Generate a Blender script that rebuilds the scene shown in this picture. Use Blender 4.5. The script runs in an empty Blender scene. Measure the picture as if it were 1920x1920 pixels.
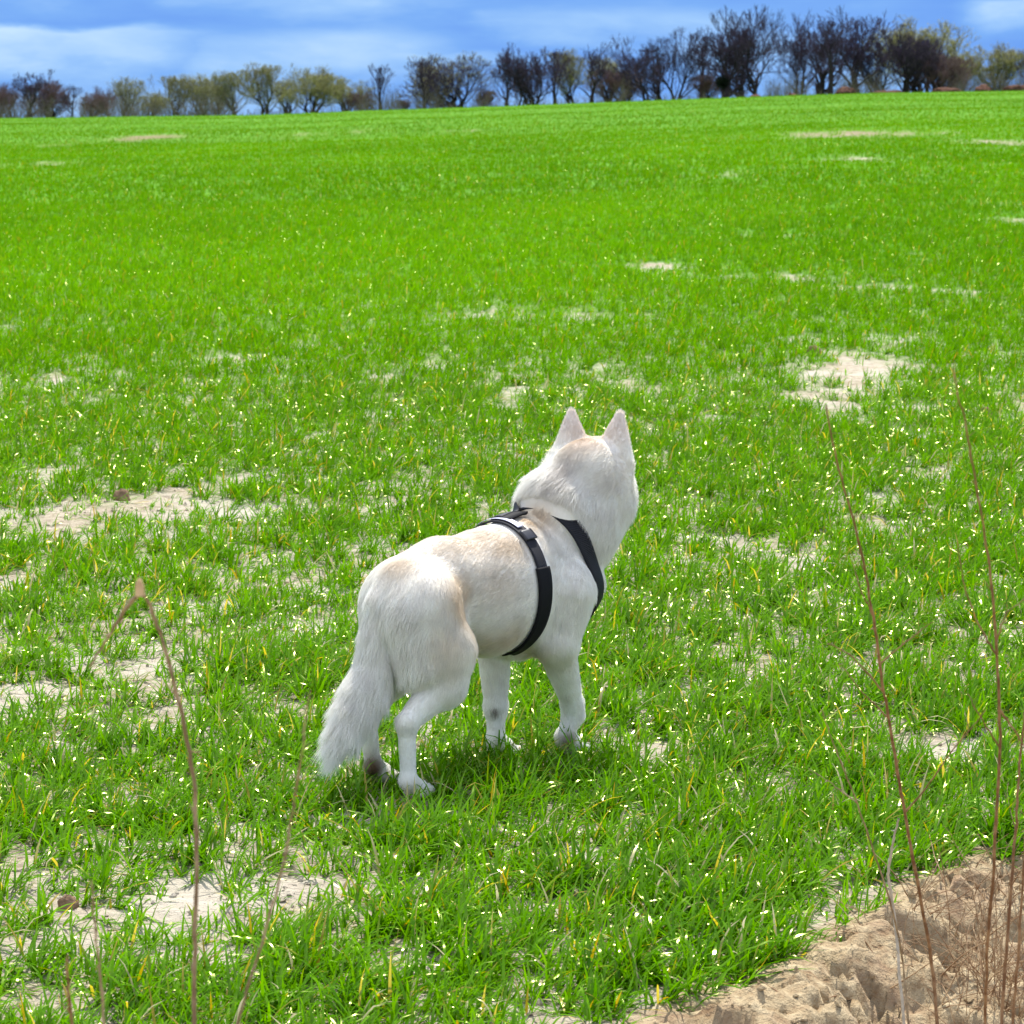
import bpy, math, random
import numpy as np
from mathutils import Vector, noise as mnoise

R = math.radians
scene = bpy.context.scene
col = scene.collection

# ------------------------------------------------------------------ camera
F_PX, EYE = 5500.0, 1.5            # focal length in photograph pixels (1920 wide), eye height in metres
PITCH = math.atan(745 / F_PX)
cam_data = bpy.data.cameras.new('camera')
cam = bpy.data.objects.new('camera', cam_data)
col.objects.link(cam)
cam.location = (0, 0, EYE)
cam.rotation_euler = (R(90) - PITCH, 0, 0)
cam_data.sensor_width = 36
cam_data.lens = 36 * F_PX / 1920
cam_data.clip_start = 0.1
cam_data.clip_end = 8000
cam_data.dof.use_dof = True
cam_data.dof.focus_distance = 6.65
cam_data.dof.aperture_fstop = 18
scene.camera = cam

# ------------------------------------------------------------------ light
SUN_EL, SUN_AZ = 58.0, 9.0        # azimuth: degrees to the right of +Y (the camera looks along +Y)
sun_data = bpy.data.lights.new('sun', 'SUN')
sun_data.energy = 4.9
sun_data.angle = R(0.53)
sun_data.color = (1.0, 0.96, 0.9)
sun = bpy.data.objects.new('sun', sun_data)
col.objects.link(sun)
_e, _a = R(SUN_EL), R(SUN_AZ)
sd = Vector((math.sin(_a) * math.cos(_e), math.cos(_a) * math.cos(_e), math.sin(_e)))
sun.rotation_euler = (-sd).to_track_quat('-Z', 'Y').to_euler()

scene.view_settings.view_transform = 'Standard'
scene.view_settings.look = 'None'
scene.view_settings.gamma = 1.0
scene.view_settings.exposure = 0.66

class NT:
    """small helper to write node trees"""
    def __init__(s, tree): s.t = tree; s.n = tree.nodes; s.l = tree.links
    def new(s, kind, **kw):
        nd = s.n.new(kind)
        for k, v in kw.items(): setattr(nd, k, v)
        return nd
    def put(s, sock, v):
        if isinstance(v, bpy.types.NodeSocket): s.l.new(v, sock)
        else: sock.default_value = v
    def math(s, op, a, b=None, c=None, clamp=False):
        nd = s.new('ShaderNodeMath', operation=op, use_clamp=clamp)
        s.put(nd.inputs[0], a)
        if b is not None: s.put(nd.inputs[1], b)
        if c is not None: s.put(nd.inputs[2], c)
        return nd.outputs[0]
    def noise(s, vec, scale, detail=4, rough=0.5, distort=0, out='Fac'):
        nd = s.new('ShaderNodeTexNoise')
        if vec is not None: s.l.new(vec, nd.inputs['Vector'])
        nd.inputs['Scale'].default_value = scale
        nd.inputs['Detail'].default_value = detail
        nd.inputs['Roughness'].default_value = rough
        nd.inputs['Distortion'].default_value = distort
        return nd.outputs[out]
    def mix(s, fac, a, b, mode='MIX'):
        nd = s.new('ShaderNodeMix', data_type='RGBA', blend_type=mode)
        s.put(nd.inputs[0], fac)
        for sock, v in ((nd.inputs[6], a), (nd.inputs[7], b)):
            if isinstance(v, tuple) and len(v) == 3: v = v + (1,)
            s.put(sock, v)
        return nd.outputs[2]
    def ramp(s, fac, stops, interp='LINEAR'):
        nd = s.new('ShaderNodeValToRGB'); cr = nd.color_ramp; cr.interpolation = interp
        while len(cr.elements) < len(stops): cr.elements.new(0.5)
        for e, (p_, c_) in zip(cr.elements, stops):
            e.position = p_; e.color = tuple(c_) + (1,) if len(c_) == 3 else c_
        s.put(nd.inputs[0], fac)
        return nd.outputs[0]
    def comb(s, x, y, z):
        nd = s.new('ShaderNodeCombineXYZ')
        for i, v in enumerate((x, y, z)): s.put(nd.inputs[i], v)
        return nd.outputs[0]
    def smooth(s, v, a, b):
        nd = s.new('ShaderNodeMapRange', interpolation_type='SMOOTHSTEP')
        s.put(nd.inputs[0], v); nd.inputs[1].default_value = a; nd.inputs[2].default_value = b
        return nd.outputs[0]

world = bpy.data.worlds.new("World")
scene.world = world
world.use_nodes = True
w = NT(world.node_tree)
for nd in list(w.n): w.n.remove(nd)
sky = w.new('ShaderNodeTexSky', sky_type='NISHITA')
sky.sun_disc = False
sky.sun_elevation = R(SUN_EL)
sky.sun_rotation = R(SUN_AZ)
sky.air_density = 1.0; sky.dust_density = 0.6; sky.ozone_density = 2.0
bg = w.new('ShaderNodeBackground'); bg.inputs['Strength'].default_value = 0.15
wout = w.new('ShaderNodeOutputWorld')
tc = w.new('ShaderNodeTexCoord')
sp = w.new('ShaderNodeSeparateXYZ'); w.l.new(tc.outputs['Generated'], sp.inputs[0])
az = w.math('ARCTAN2', sp.outputs[0], sp.outputs[1])          # radians right of +Y
el = sp.outputs[2]                                            # sine of the elevation
# cloud deck near the horizon: long flat banks
cv = w.comb(w.math('MULTIPLY', az, 9.0), w.math('MULTIPLY', el, 34.0), 3.7)
n1 = w.noise(cv, 1.15, 5, 0.52, 0.25)
cv2 = w.comb(w.math('MULTIPLY', az, 30.0), w.math('MULTIPLY', el, 100.0), 9.1)
n2 = w.noise(cv2, 1.0, 6, 0.55, 0.2)
wob = w.math('MULTIPLY', w.math('SUBTRACT', n2, 0.5), 0.009)
def bank(px0, px1, pytop, pybot, s0=0.006, edge=0.0010, amp=1.0):
    """a bright cloud bank with a crisp top and a soft foot, placed by azimuth and elevation"""
    a0, a1 = (px0 - 960) / F_PX, (px1 - 960) / F_PX
    e0, e1 = (215 - pytop) / F_PX, (215 - pybot) / F_PX
    azw = w.math('ADD', az, w.math('MULTIPLY', w.math('SUBTRACT', n1, 0.5), 0.03))
    ew = w.math('ADD', el, wob)
    side = w.math('MULTIPLY', w.smooth(azw, a0 - s0, a0 + s0), w.math('SUBTRACT', 1.0, w.smooth(azw, a1 - s0 * 3, a1 + s0 * 3)))
    top = w.math('SUBTRACT', 1.0, w.smooth(ew, e0 - edge, e0 + edge))
    foot = w.smooth(ew, e1 - 0.006, e1 + 0.009)
    return w.math('MULTIPLY', w.math('MULTIPLY', w.math('MULTIPLY', side, top), foot), amp)
banks = [bank(-500, 360, 54, 150, edge=.0022, s0=.012, amp=0.92), bank(330, 820, 66, 165, edge=0.004, s0=.012, amp=0.55), bank(880, 1400, 25, 80, edge=0.004, amp=0.45), bank(-400, 2400, 172, 240, edge=.004, amp=.3), bank(300, 900, -40, 30, edge=.005, amp=.3), bank(1250, 1750, 70, 190, edge=.006, s0=.012, amp=.35),
         bank(1780, 2600, 5, 70, edge=0.003, amp=0.95), bank(640, 1000, 100, 150, edge=0.002, amp=0.45), bank(1850, 2500, -60, 40, amp=0.5, edge=0.003)]
acc = banks[0]
for b_ in banks[1:]: acc = w.math('MAXIMUM', acc, b_)
tone = w.math('ADD', w.math('MULTIPLY', acc, 0.85), w.math('MULTIPLY', w.math('SUBTRACT', n1, 0.36), 1.25))
tone = w.math('ADD', tone, w.math('MULTIPLY', w.math('SUBTRACT', n2, 0.5), 0.42), clamp=True)
low = w.ramp(tone, [(0.0, (0.68, 1.55, 3.85)), (0.32, (0.90, 1.90, 4.0)), (0.6, (1.45, 2.5, 4.2)), (1.0, (2.7, 3.6, 4.35))])
# higher up: broken white cloud over the physical sky
hv = w.comb(sp.outputs[0], sp.outputs[1], w.math('MULTIPLY', el, 2.2))
n3 = w.noise(hv, 2.3, 6, 0.55, 0.3)
high = w.mix(w.smooth(n3, 0.42, 0.60), sky.outputs[0], (7.9, 8.2, 8.9))
both = w.mix(w.smooth(el, 0.05, 0.16), low, high)
w.l.new(both, bg.inputs[0]); w.l.new(bg.outputs[0], wout.inputs[0])

# ------------------------------------------------------------------ helpers
def tag(o, label=None, cat=None, group=None, kind=None):
    for k, v in (('label', label), ('category', cat), ('group', group), ('kind', kind)):
        if v is not None: o[k] = v
    return o

def link(name, data, parent=None, mat=None, loc=(0, 0, 0)):
    o = bpy.data.objects.new(name, data)
    col.objects.link(o)
    o.parent = parent
    o.location = loc
    if mat is not None: data.materials.append(mat)
    return o

def np_mesh(name, verts, loops, starts, smooth=True, colors=None):
    """mesh from arrays: loops = flat vertex indices, starts = first loop of each face"""
    me = bpy.data.meshes.new(name)
    verts = np.ascontiguousarray(verts, dtype=np.float32)
    me.vertices.add(len(verts)); me.vertices.foreach_set('co', verts.ravel())
    me.loops.add(len(loops)); me.loops.foreach_set('vertex_index', np.ascontiguousarray(loops, dtype=np.int32))
    me.polygons.add(len(starts)); me.polygons.foreach_set('loop_start', np.ascontiguousarray(starts, dtype=np.int32))
    me.update(calc_edges=True)
    me.polygons.foreach_set('use_smooth', np.full(len(starts), smooth))
    if colors is not None:
        at = me.color_attributes.new('tint', 'FLOAT_COLOR', 'POINT')
        c4 = np.ones((len(verts), 4), np.float32); c4[:, :colors.shape[1]] = colors
        at.data.foreach_set('color', c4.ravel())
    me.validate()
    return me

def mesh_uniform(name, verts, faces, smooth=True, colors=None):
    faces = np.asarray(faces)
    k = faces.shape[1]
    return np_mesh(name, verts, faces.ravel(), np.arange(len(faces)) * k, smooth, colors)

def material(name):
    m = bpy.data.materials.new(name); m.use_nodes = True
    t = NT(m.node_tree)
    for nd in list(t.n): t.n.remove(nd)
    out = t.new('ShaderNodeOutputMaterial')
    return m, t, out

def principled(t, color, rough=0.7, spec=0.3, normal=None):
    b = t.new('ShaderNodeBsdfPrincipled')
    if isinstance(color, tuple) and len(color) == 3: color = color + (1,)
    t.put(b.inputs['Base Color'], color)
    t.put(b.inputs['Roughness'], rough)
    t.put(b.inputs['Specular IOR Level'], spec)
    if normal is not None: t.l.new(normal, b.inputs['Normal'])
    return b

def bump(t, h, strength=0.5, dist=0.01):
    b = t.new('ShaderNodeBump'); b.inputs['Strength'].default_value = strength; b.inputs['Distance'].default_value = dist
    t.l.new(h, b.inputs['Height'])
    return b.outputs[0]

def hash2(ix, iy, seed):
    h = (ix.astype(np.int64) * 374761393 + iy.astype(np.int64) * 668265263 + seed * 1442695041) & 0xffffffff
    h = ((h ^ (h >> 13)) * 1274126177) & 0xffffffff
    return ((h ^ (h >> 16)) & 0xffffff) / float(0xffffff)

def vnoise(x, y, seed=0):
    x = np.asarray(x, float); y = np.asarray(y, float)
    ix, iy = np.floor(x), np.floor(y); fx, fy = x - ix, y - iy
    fx = fx * fx * fx * (fx * (fx * 6 - 15) + 10); fy = fy * fy * fy * (fy * (fy * 6 - 15) + 10)
    a = hash2(ix, iy, seed); b = hash2(ix + 1, iy, seed); c = hash2(ix, iy + 1, seed); d = hash2(ix + 1, iy + 1, seed)
    return (a * (1 - fx) + b * fx) * (1 - fy) + (c * (1 - fx) + d * fx) * fy

def fbm(x, y, seed=0, octaves=4, gain=0.5):
    s = 0; amp = 1; tot = 0
    x = np.asarray(x, float); y = np.asarray(y, float)
    for i in range(octaves):
        s = s + amp * vnoise(x, y, seed + i * 17); tot += amp
        x, y = x * 2.03 + 11.3, y * 2.03 - 7.1
        amp *= gain
    return s / tot

def vn3(P, scale, seed=0):
    """cheap smooth 3-d noise out of three planar ones"""
    x, y, z = (P * scale).T
    return (fbm(x + z * .31, y + z * .17, seed, 3) + fbm(y + x * .23, z + x * .11, seed + 5, 3) + fbm(z + y * .29, x + y * .13, seed + 9, 3)) / 3

# ------------------------------------------------------------------ the lie of the land
CREST = 300.0
_cq = (np.array([-400, 0, 480, 700, 960, 1300, 1600, 1920, 2400]) - 960) / F_PX
_cz = EYE + CREST * (215 - np.array([226, 222, 216, 207.5, 199, 186, 176, 171, 166.0])) / F_PX
def base_z(x, y):
    x = np.asarray(x, float); y = np.asarray(y, float)
    q = x / np.maximum(y, 5)
    zc = np.interp(q, _cq, _cz)
    s = np.clip((y - 9) / (CREST - 9), 0, 1)
    s = np.where(s < 0.03, s * s / 0.06, s - 0.015) / 0.985
    z = zc * s
    over = np.maximum(y - CREST, 0)
    return z - np.where(over < 120, over * over * 0.00012, over * 0.0288 - 1.728)

# edge of the bare sandy bank at the lower right (world x, y)
def ground_at_px(px, py, z=0.0):
    c, s = math.cos(PITCH), math.sin(PITCH)
    dx, dz = (px - 960) / F_PX, -(py - 960) / F_PX
    d = (dx, c + dz * s, -s + dz * c)
    t = (EYE - z) / -d[2]
    for _ in range(30):
        zz = float(base_z(d[0] * t, d[1] * t)) + z
        t = 0.5 * t + 0.5 * (EYE - zz) / -d[2] if d[2] < -1e-4 else t
    return d[0] * t, d[1] * t
_bank = np.array([ground_at_px(*q) for q in [(900, 2090), (1060, 2000), (1220, 1922), (1300, 1868), (1450, 1800), (1590, 1745), (1690, 1672), (1790, 1612), (1925, 1580), (2200, 1500), (2700, 1430)]])
def bank_in(x, y):
    """metres inside the bank (positive = bare sand)"""
    return np.interp(x, _bank[:, 0], _bank[:, 1]) - y

# bare patches in the young crop: centre and half size as seen, turned into metres on the ground
_pp = [(490, 905, 95, 14, 1), (390, 925, 50, 12, .8), (70, 985, 95, 24, 1), (220, 965, 130, 20, .9), (60, 1012, 90, 10, .9), (520, 960, 60, 12, .7),
       (1000, 596, 150, 11, 1.0), (900, 590, 60, 14, .8), (595, 650, 70, 9, 1), (420, 680, 42, 9, .9), (60, 716, 70, 8, .9), (210, 706, 22, 8, .7),
       (1560, 715, 90, 18, .85), (1620, 680, 80, 15, .8), (1500, 750, 70, 12, .9), (1670, 640, 70, 10, .6), (1560, 740, 50, 10, 1), (1480, 640, 50, 8, .5),
       (1225, 500, 70, 7, .9), (1500, 525, 90, 6, .8), (1650, 543, 90, 6, .8), (1800, 550, 70, 5, .7), (1350, 523, 50, 5, .6), (1720, 475, 40, 7, .5), (1060, 522, 50, 5, .5),
       (280, 258, 80, 5, 1.1), (600, 249, 75, 5, 1.1), (870, 242, 32, 3, 1), (1200, 218, 28, 3, .9), (1600, 251, 170, 3.5, .9), (1860, 266, 60, 4, .8), (1610, 297, 50, 4, .7),
       (1360, 327, 60, 6, .6), (120, 271, 40, 3.5, .8), (60, 309, 60, 5, .9), (370, 284, 30, 3, .7), (1900, 413, 45, 5, .7), (1740, 490, 30, 5, .5), (1890, 382, 30, 3, .5),
       (340, 885, 40, 10, .8), (1745, 888, 60, 12, .7), (1290, 995, 70, 14, .5), (1640, 870, 50, 9, .4), (620, 1170, 60, 16, .5), (300, 1355, 95, 22, .6), (320, 1735, 105, 26, .7),
       (30, 1890, 70, 40, .9), (1490, 1480, 60, 20, .5), (660, 700, 90, 12, .5), (815, 686, 60, 8, .6), (690, 572, 30, 7, .5), (40, 612, 40, 6, .6), (1110, 1590, 60, 20, .5),
       (20, 1110, 50, 18, .5), (240, 1290, 90, 18, .5), (560, 1235, 70, 16, .4), (480, 1660, 60, 20, .4), (1780, 1190, 40, 10, .4),
       (100, 1210, 80, 14, .3), (450, 1115, 90, 14, .3), (420, 630, 50, 6, .4), (1090, 870, 40, 8, .2), (1450, 440, 90, 5, .2)]
_pw = []
for px_, py_, hw_, hh_, am_ in _pp:
    cx_, cy_ = ground_at_px(px_, py_)
    _pw.append((cx_, cy_, hw_ * cy_ / F_PX, hh_ * cy_ * cy_ / (F_PX * max(EYE - float(base_z(cx_, cy_)) + cy_ * 0.0045, 0.4)), am_))
def cover(x, y):
    """0 = bare soil .. 1 = thick crop"""
    x = np.asarray(x, float); y = np.asarray(y, float)
    b = np.zeros_like(x)
    wx = (fbm(x * 1.7, y * 1.1, 5, 3) - .5); wy = (fbm(x * 1.7, y * 1.1, 8, 3) - .5)
    for cx_, cy_, rx_, ry_, am_ in _pw:
        dx = (x - cx_) / rx_ + wx * 1.4; dy = (y - cy_) / ry_ + wy * 1.4
        b = np.maximum(b, am_ * np.clip(1.15 - cy_ / 260, .45, 1) * np.exp(-(dx * dx + dy * dy) * 0.8))
    hi = fbm(x * (14 * 6 / np.maximum(y, 6)), y * (11 * 6 / np.maximum(y, 6)) ** 1.0, 43, 3, .6)
    b = b * np.clip(.2 + 3.4 * (hi - .33), .05, 1.2)
    left = np.clip((0.0 - x / y * 5) * 0.9, -0.3, 1) * np.clip((14 - y) / 6, 0, 1)
    n = fbm(x * 3.1, y * 1.9, 21, 4, 0.6) * 0.7 + vnoise(x * 9, y * 9, 3) * 0.3
    m = 1.275 - 0.30 * left - 0.12 * np.clip((13 - y) / 5, 0, 1) - b * 1.15 - 1.5 * np.clip(0.62 - n, 0, 1) * np.where(y < 18, 1.6, 0.9)
    m = m + 0.8 * np.exp(-((x + .02) / .42) ** 2 - ((y - 6.42) / .28) ** 2) 
    for qx, qy, qa in ((-.19, 6.25, .8), (-.29, 6.36, .7), (.0, 6.60, .45), (.13, 6.68, .45)):
        m = m * (1 - qa * np.exp(-((x - qx) / .075) ** 2 - ((y - qy) / .10) ** 2))
    m = np.clip(m, 0, 1.15)
    m = np.maximum(m, .14)
    m = m * np.clip(1 - (bank_in(x, y) + 0.03 + (fbm(x * 6, y * 6, 31, 3) - .5) * 0.30) / 0.09, 0, 1)
    return m

# the whole scatter of soil clods is part of the relief
def ground_z(x, y, fine=True):
    x = np.asarray(x, float); y = np.asarray(y, float)
    z = base_z(x, y)
    far = np.clip((y - 20) / 150, 0, 1)
    z = z + (fbm(x * .35, y * .35, 51, 3) - .5) * 0.05 * np.clip((y - 5) / 15, 0, 1) + (fbm(x * .05, y * .03, 52, 2) - .5) * 0.25 * far * np.clip((CREST - y) / 80, 0, 1)
    if fine:
        near = np.clip((30 - y) / 15, 0, 1)
        z = z + near * ((fbm(x * 7, y * 7, 61, 4, .55) - .5) * 0.034) * (1 - .85 * np.exp(-((x + .1) / .42) ** 2 - ((y - 6.58) / .42) ** 2))
        bi = bank_in(x, y)
        k = np.clip((bi + 0.06) / 0.3, 0, 1); k = k * k * (3 - 2 * k)
        lump = fbm(x * 4.2, y * 5.2, 71, 4, .55)
        mid = fbm(x * 11, y * 14, 75, 3, .55)
        pits = np.clip(0.40 - fbm(x * 15 + 3.1, y * 22, 79, 2, .5), 0, .10) * 6
        tiny = fbm(x * 34, y * 40, 89, 4, .62) - .5
        z = z + k * (0.03 - 0.24 * np.clip(bi - .15, 0, 1.2) * np.clip((y - 3.6) / .8, 0, 1) + (lump - .5) * 0.15 + np.abs(mid - .5) * -0.075 + tiny * 0.026 - pits * 0.09)
    return z
# ------------------------------------------------------------------ ground sheet
ys = [-60, -20, -5, 0, 2, 3, 3.6]
y_ = 3.9
while y_ < 6.2: ys.append(y_); y_ += 0.011
while y_ < 420: ys.append(y_); y_ += 0.011 + (y_ - 6.2) * 0.0052
while y_ < 6500: ys.append(y_); y_ *= 1.12
xs = list(np.arange(-1.6, 1.6, 0.012))
st = 0.014; v_ = 1.6; side = []
while v_ < 5000: side.append(v_); v_ += st; st *= 1.05
xs = np.array([-q for q in side[::-1]] + xs + side); ys = np.array(ys)
GX, GY = np.meshgrid(xs, ys)
GZ = ground_z(GX, GY)
nx_, ny_ = len(xs), len(ys)
idx = np.arange(nx_ * ny_).reshape(ny_, nx_)
quads = np.stack([idx[:-1, :-1], idx[:-1, 1:], idx[1:, 1:], idx[1:, :-1]], -1).reshape(-1, 4)
cv_ = cover(GX, GY)
greenery = np.clip((GY - 8) / 20 + np.clip((np.abs(GX) / np.maximum(GY, 1) - .25) * 8, 0, 1), 0, 1) * np.clip(cv_ * 1.3 - 0.15, 0, 1)
sandy = np.clip((bank_in(GX, GY) + 0.12) / 0.1, 0, 1)
sandy = np.where(GY > 40, 0, sandy)
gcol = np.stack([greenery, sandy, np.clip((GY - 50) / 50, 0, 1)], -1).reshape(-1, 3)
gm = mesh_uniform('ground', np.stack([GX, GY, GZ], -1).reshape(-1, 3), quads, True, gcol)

m_soil, t, out = material('sandy_soil')
tcn = t.new('ShaderNodeTexCoord').outputs['Object']
at = t.new('ShaderNodeAttribute', attribute_name='tint')
sep = t.new('ShaderNodeSeparateColor'); t.l.new(at.outputs['Color'], sep.inputs[0])
a_ = t.noise(tcn, 2.2, 5, 0.6); b_ = t.noise(tcn, 28, 6, 0.62); c_ = t.noise(tcn, 140, 4, 0.6)
soil = t.ramp(b_, [(0.30, (0.18, 0.135, 0.09)), (0.45, (0.38, 0.315, 0.24)), (0.66, (0.52, 0.455, 0.365))])
soil = t.mix(t.smooth(a_, 0.40, 0.68), soil, (0.54, 0.48, 0.42))
sand = t.ramp(b_, [(0.28, (0.20, 0.12, 0.07)), (0.43, (0.40, 0.31, 0.21)), (0.62, (0.56, 0.47, 0.34))])
sand = t.mix(1.0, sand, (.93, .88, .80), 'MULTIPLY')
sand = t.mix(t.smooth(t.noise(tcn, 5, 4, .6), 0.5, 0.72), sand, (0.33, 0.22, 0.145))
soil = t.mix(sep.outputs[1], soil, sand)
soil = t.mix(1.0, soil, (.86, .86, .80), 'MULTIPLY')
soil = t.mix(t.math('MULTIPLY', t.smooth(c_, 0.58, 0.72), 0.5), soil, (0.12, 0.085, 0.06))
turf = t.ramp(t.noise(tcn, 0.9, 5, 0.65), [(0.3, (0.06, 0.19, 0.001)), (0.7, (0.10, 0.26, 0.001))])
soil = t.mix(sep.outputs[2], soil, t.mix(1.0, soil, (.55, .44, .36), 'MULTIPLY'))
base = t.mix(sep.outputs[0], soil, turf)
bmp = bump(t, t.math('ADD', t.math('MULTIPLY', b_, 1.0), t.math('MULTIPLY', c_, 0.3)), 1.0, 0.022)
bs = principled(t, base, 0.92, 0.12, bmp)
t.l.new(bs.outputs[0], out.inputs[0])
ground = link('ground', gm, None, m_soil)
tag(ground, kind='structure')

# ------------------------------------------------------------------ young cereal crop
m_crop, t, out = material('young_crop_leaf')
an = t.new('ShaderNodeAttribute', attribute_name='tint'); at = an.outputs['Color']; gloss = an.outputs['Alpha']
tr = t.new('ShaderNodeBsdfTranslucent'); t.l.new(t.mix(1.0, at, (1.5, 1.35, 0.0), 'MULTIPLY'), tr.inputs[0])
df = t.new('ShaderNodeBsdfDiffuse'); t.l.new(at, df.inputs[0])
gl = t.new('ShaderNodeBsdfGlossy'); gl.inputs['Color'].default_value = (.95, 1.0, .40, 1); gl.inputs['Roughness'].default_value = .19
ms = t.new('ShaderNodeMixShader'); ms.inputs[0].default_value = 0.42
t.l.new(df.outputs[0], ms.inputs[1]); t.l.new(tr.outputs[0], ms.inputs[2])
ms2 = t.new('ShaderNodeMixShader'); t.l.new(t.math('MULTIPLY', gloss, 0.038), ms2.inputs[0])
t.l.new(ms.outputs[0], ms2.inputs[1]); t.l.new(gl.outputs[0], ms2.inputs[2]); t.l.new(ms2.outputs[0], out.inputs[0])

rng = np.random.default_rng(7)
def blades(bx, by, bz, az0, lean, length, width, nseg, colr, droop, tipc):
    """one leaf per row: nseg segments, pointed; returns verts, tri/quads, colours"""
    n = len(bx)
    k = nseg + 1
    tt = np.linspace(0, 1, k)[None, :]
    ang = lean[:, None] + droop[:, None] * tt ** 1.5          # from vertical
    ds = (length / nseg)[:, None]
    hx = np.concatenate([np.zeros((n, 1)), np.cumsum(np.sin(ang[:, :-1]) * ds, 1)], 1)
    hz = np.concatenate([np.zeros((n, 1)), np.cumsum(np.cos(ang[:, :-1]) * ds, 1)], 1)
    cx, cy = np.cos(az0)[:, None], np.sin(az0)[:, None]
    tw = (rng.random(n) - .5)[:, None] * 1.6 * tt              # the blade twists along its length
    wx = -cy * np.cos(tw); wy = cx * np.cos(tw); wz = np.sin(tw)
    prof = np.interp(tt, [0, .25, .6, 1], [.55, 1, .85, .0])
    hwid = (width / 2)[:, None] * prof
    X = bx[:, None] + hx * cx; Y = by[:, None] + hx * cy; Z = bz[:, None] + np.maximum(hz, 0.002)
    L = np.stack([X - wx * hwid, Y - wy * hwid, Z - wz * hwid], -1)
    Rr = np.stack([X + wx * hwid, Y + wy * hwid, Z + wz * hwid], -1)
    V = np.concatenate([L[:, :-1], Rr[:, :-1], L[:, -1:]], 1)  # nseg left, nseg right, one tip
    nv = 2 * nseg + 1
    off = np.arange(n)[:, None] * nv
    loops = []; ks = []
    q = []
    for i in range(nseg - 1): q.append([i, nseg + i, nseg + i + 1, i + 1])
    tri = [nseg - 1, 2 * nseg - 1, 2 * nseg]
    pat = [v for f in q for v in f] + tri
    lp = (off + np.array(pat)[None, :]).ravel()
    cnt = [4] * len(q) + [3]
    ctil = np.tile(cnt, n)
    tv = np.concatenate([tt[0, :-1], tt[0, :-1], [1]])
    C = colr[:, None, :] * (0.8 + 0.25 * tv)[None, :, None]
    C = C * (1 - (tipc[:, None, None] * (tv[None, :, None] ** 3))) + np.array([0.42, 0.24, 0.05])[None, None, :] * tipc[:, None, None] * tv[None, :, None] ** 3
    return V.reshape(-1, 3), lp, ctil, C.reshape(-1, 3)

acc_v, acc_l, acc_c, acc_col = [], [], [], []
voff = 0
def scatter(d0, d1, per_m, nb, nseg, wmul, half=0.245, lmul=1.0, gls=1.0, inner=0.0):
    global voff
    n = int((d1 - d0) * per_m)
    D = rng.uniform(d0, d1, n); q = rng.uniform(inner, half, n) * np.where(rng.random(n) < .5, -1, 1)
    x = D * q; y = D
    cvr = cover(x, y)
    keep = rng.random(n) < np.clip(cvr, 0, 1)
    keep &= ((x - 0.0) ** 2 >= -1)
    x, y, cvr = x[keep], y[keep], cvr[keep]
    n = len(x)
    vig = fbm(x * 1.3, y * .9, 91, 3) ; vig2 = vnoise(x * 5, y * 5, 95)
    size = (0.6 + 0.75 * np.clip(cvr, 0, 1) * (0.55 + vig * 0.55 + vig2 * .35)) * lmul * np.where(rng.random(n) < .25, .65, 1)
    cnt = np.clip(rng.poisson(nb, n), max(2, nb // 2), nb * 2)
    rep = np.repeat(np.arange(n), cnt); m = len(rep)
    hue = rng.random(n)[rep] * .5 + rng.random(m) * .5
    bx = x[rep] + rng.normal(0, .008, m); by = y[rep] + rng.normal(0, .008, m)
    bz = ground_z(bx, by, d0 < 30) - 0.002
    azm = rng.random(m) * 2 * np.pi
    wind = rng.random(n)[rep]
    azm = np.where(wind < .35, rng.normal(0.1, .8, m), azm)
    lean = np.abs(rng.normal(0.75, .42, m)); droop = rng.gamma(2.2, .48, m)
    ln = size[rep] * rng.uniform(.038, .104, m)
    wd = rng.uniform(.0035, .0062, m) * wmul * (.7 + .3 * size[rep])
    c1 = np.array([.034, .140, .000]); c2 = np.array([.150, .375, .000])
    big = np.clip(fbm(x * .22, y * .08, 97, 3) * 1.6 - .3, 0, 1)[rep]
    f = np.clip(hue * .75 + big * .3 + (1 - np.clip(cvr[rep], 0, 1)) * .25, 0, 1)[:, None]
    cl = c1 * (1 - f) + c2 * f
    dry = rng.random(m)
    cl = np.where((dry < .022)[:, None], np.array([.30, .24, .05]), cl)
    cl = np.where((dry > (.968 if d0 < 16 else .992))[:, None], np.array([.48, .42, .28]), cl)
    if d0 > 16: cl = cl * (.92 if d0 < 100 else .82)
    tip = np.where(rng.random(m) < .09, rng.random(m), 0)
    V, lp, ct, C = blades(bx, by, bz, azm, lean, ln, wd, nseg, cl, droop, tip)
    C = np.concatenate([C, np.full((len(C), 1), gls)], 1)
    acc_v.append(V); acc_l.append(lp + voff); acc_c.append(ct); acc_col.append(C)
    voff += len(V)

scatter(3.9, 9, 3000, 8, 4, 1.05)
scatter(9, 16, 3000, 8, 3, 1.15, gls=.6)
scatter(16, 45, 2900, 7, 2, 1.35, gls=.22)
scatter(45, 110, 1700, 5, 2, 2.2, lmul=1.05, gls=.15)
scatter(110, 304, 900, 4, 1, 4.5, lmul=1.2, gls=.05)
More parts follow.
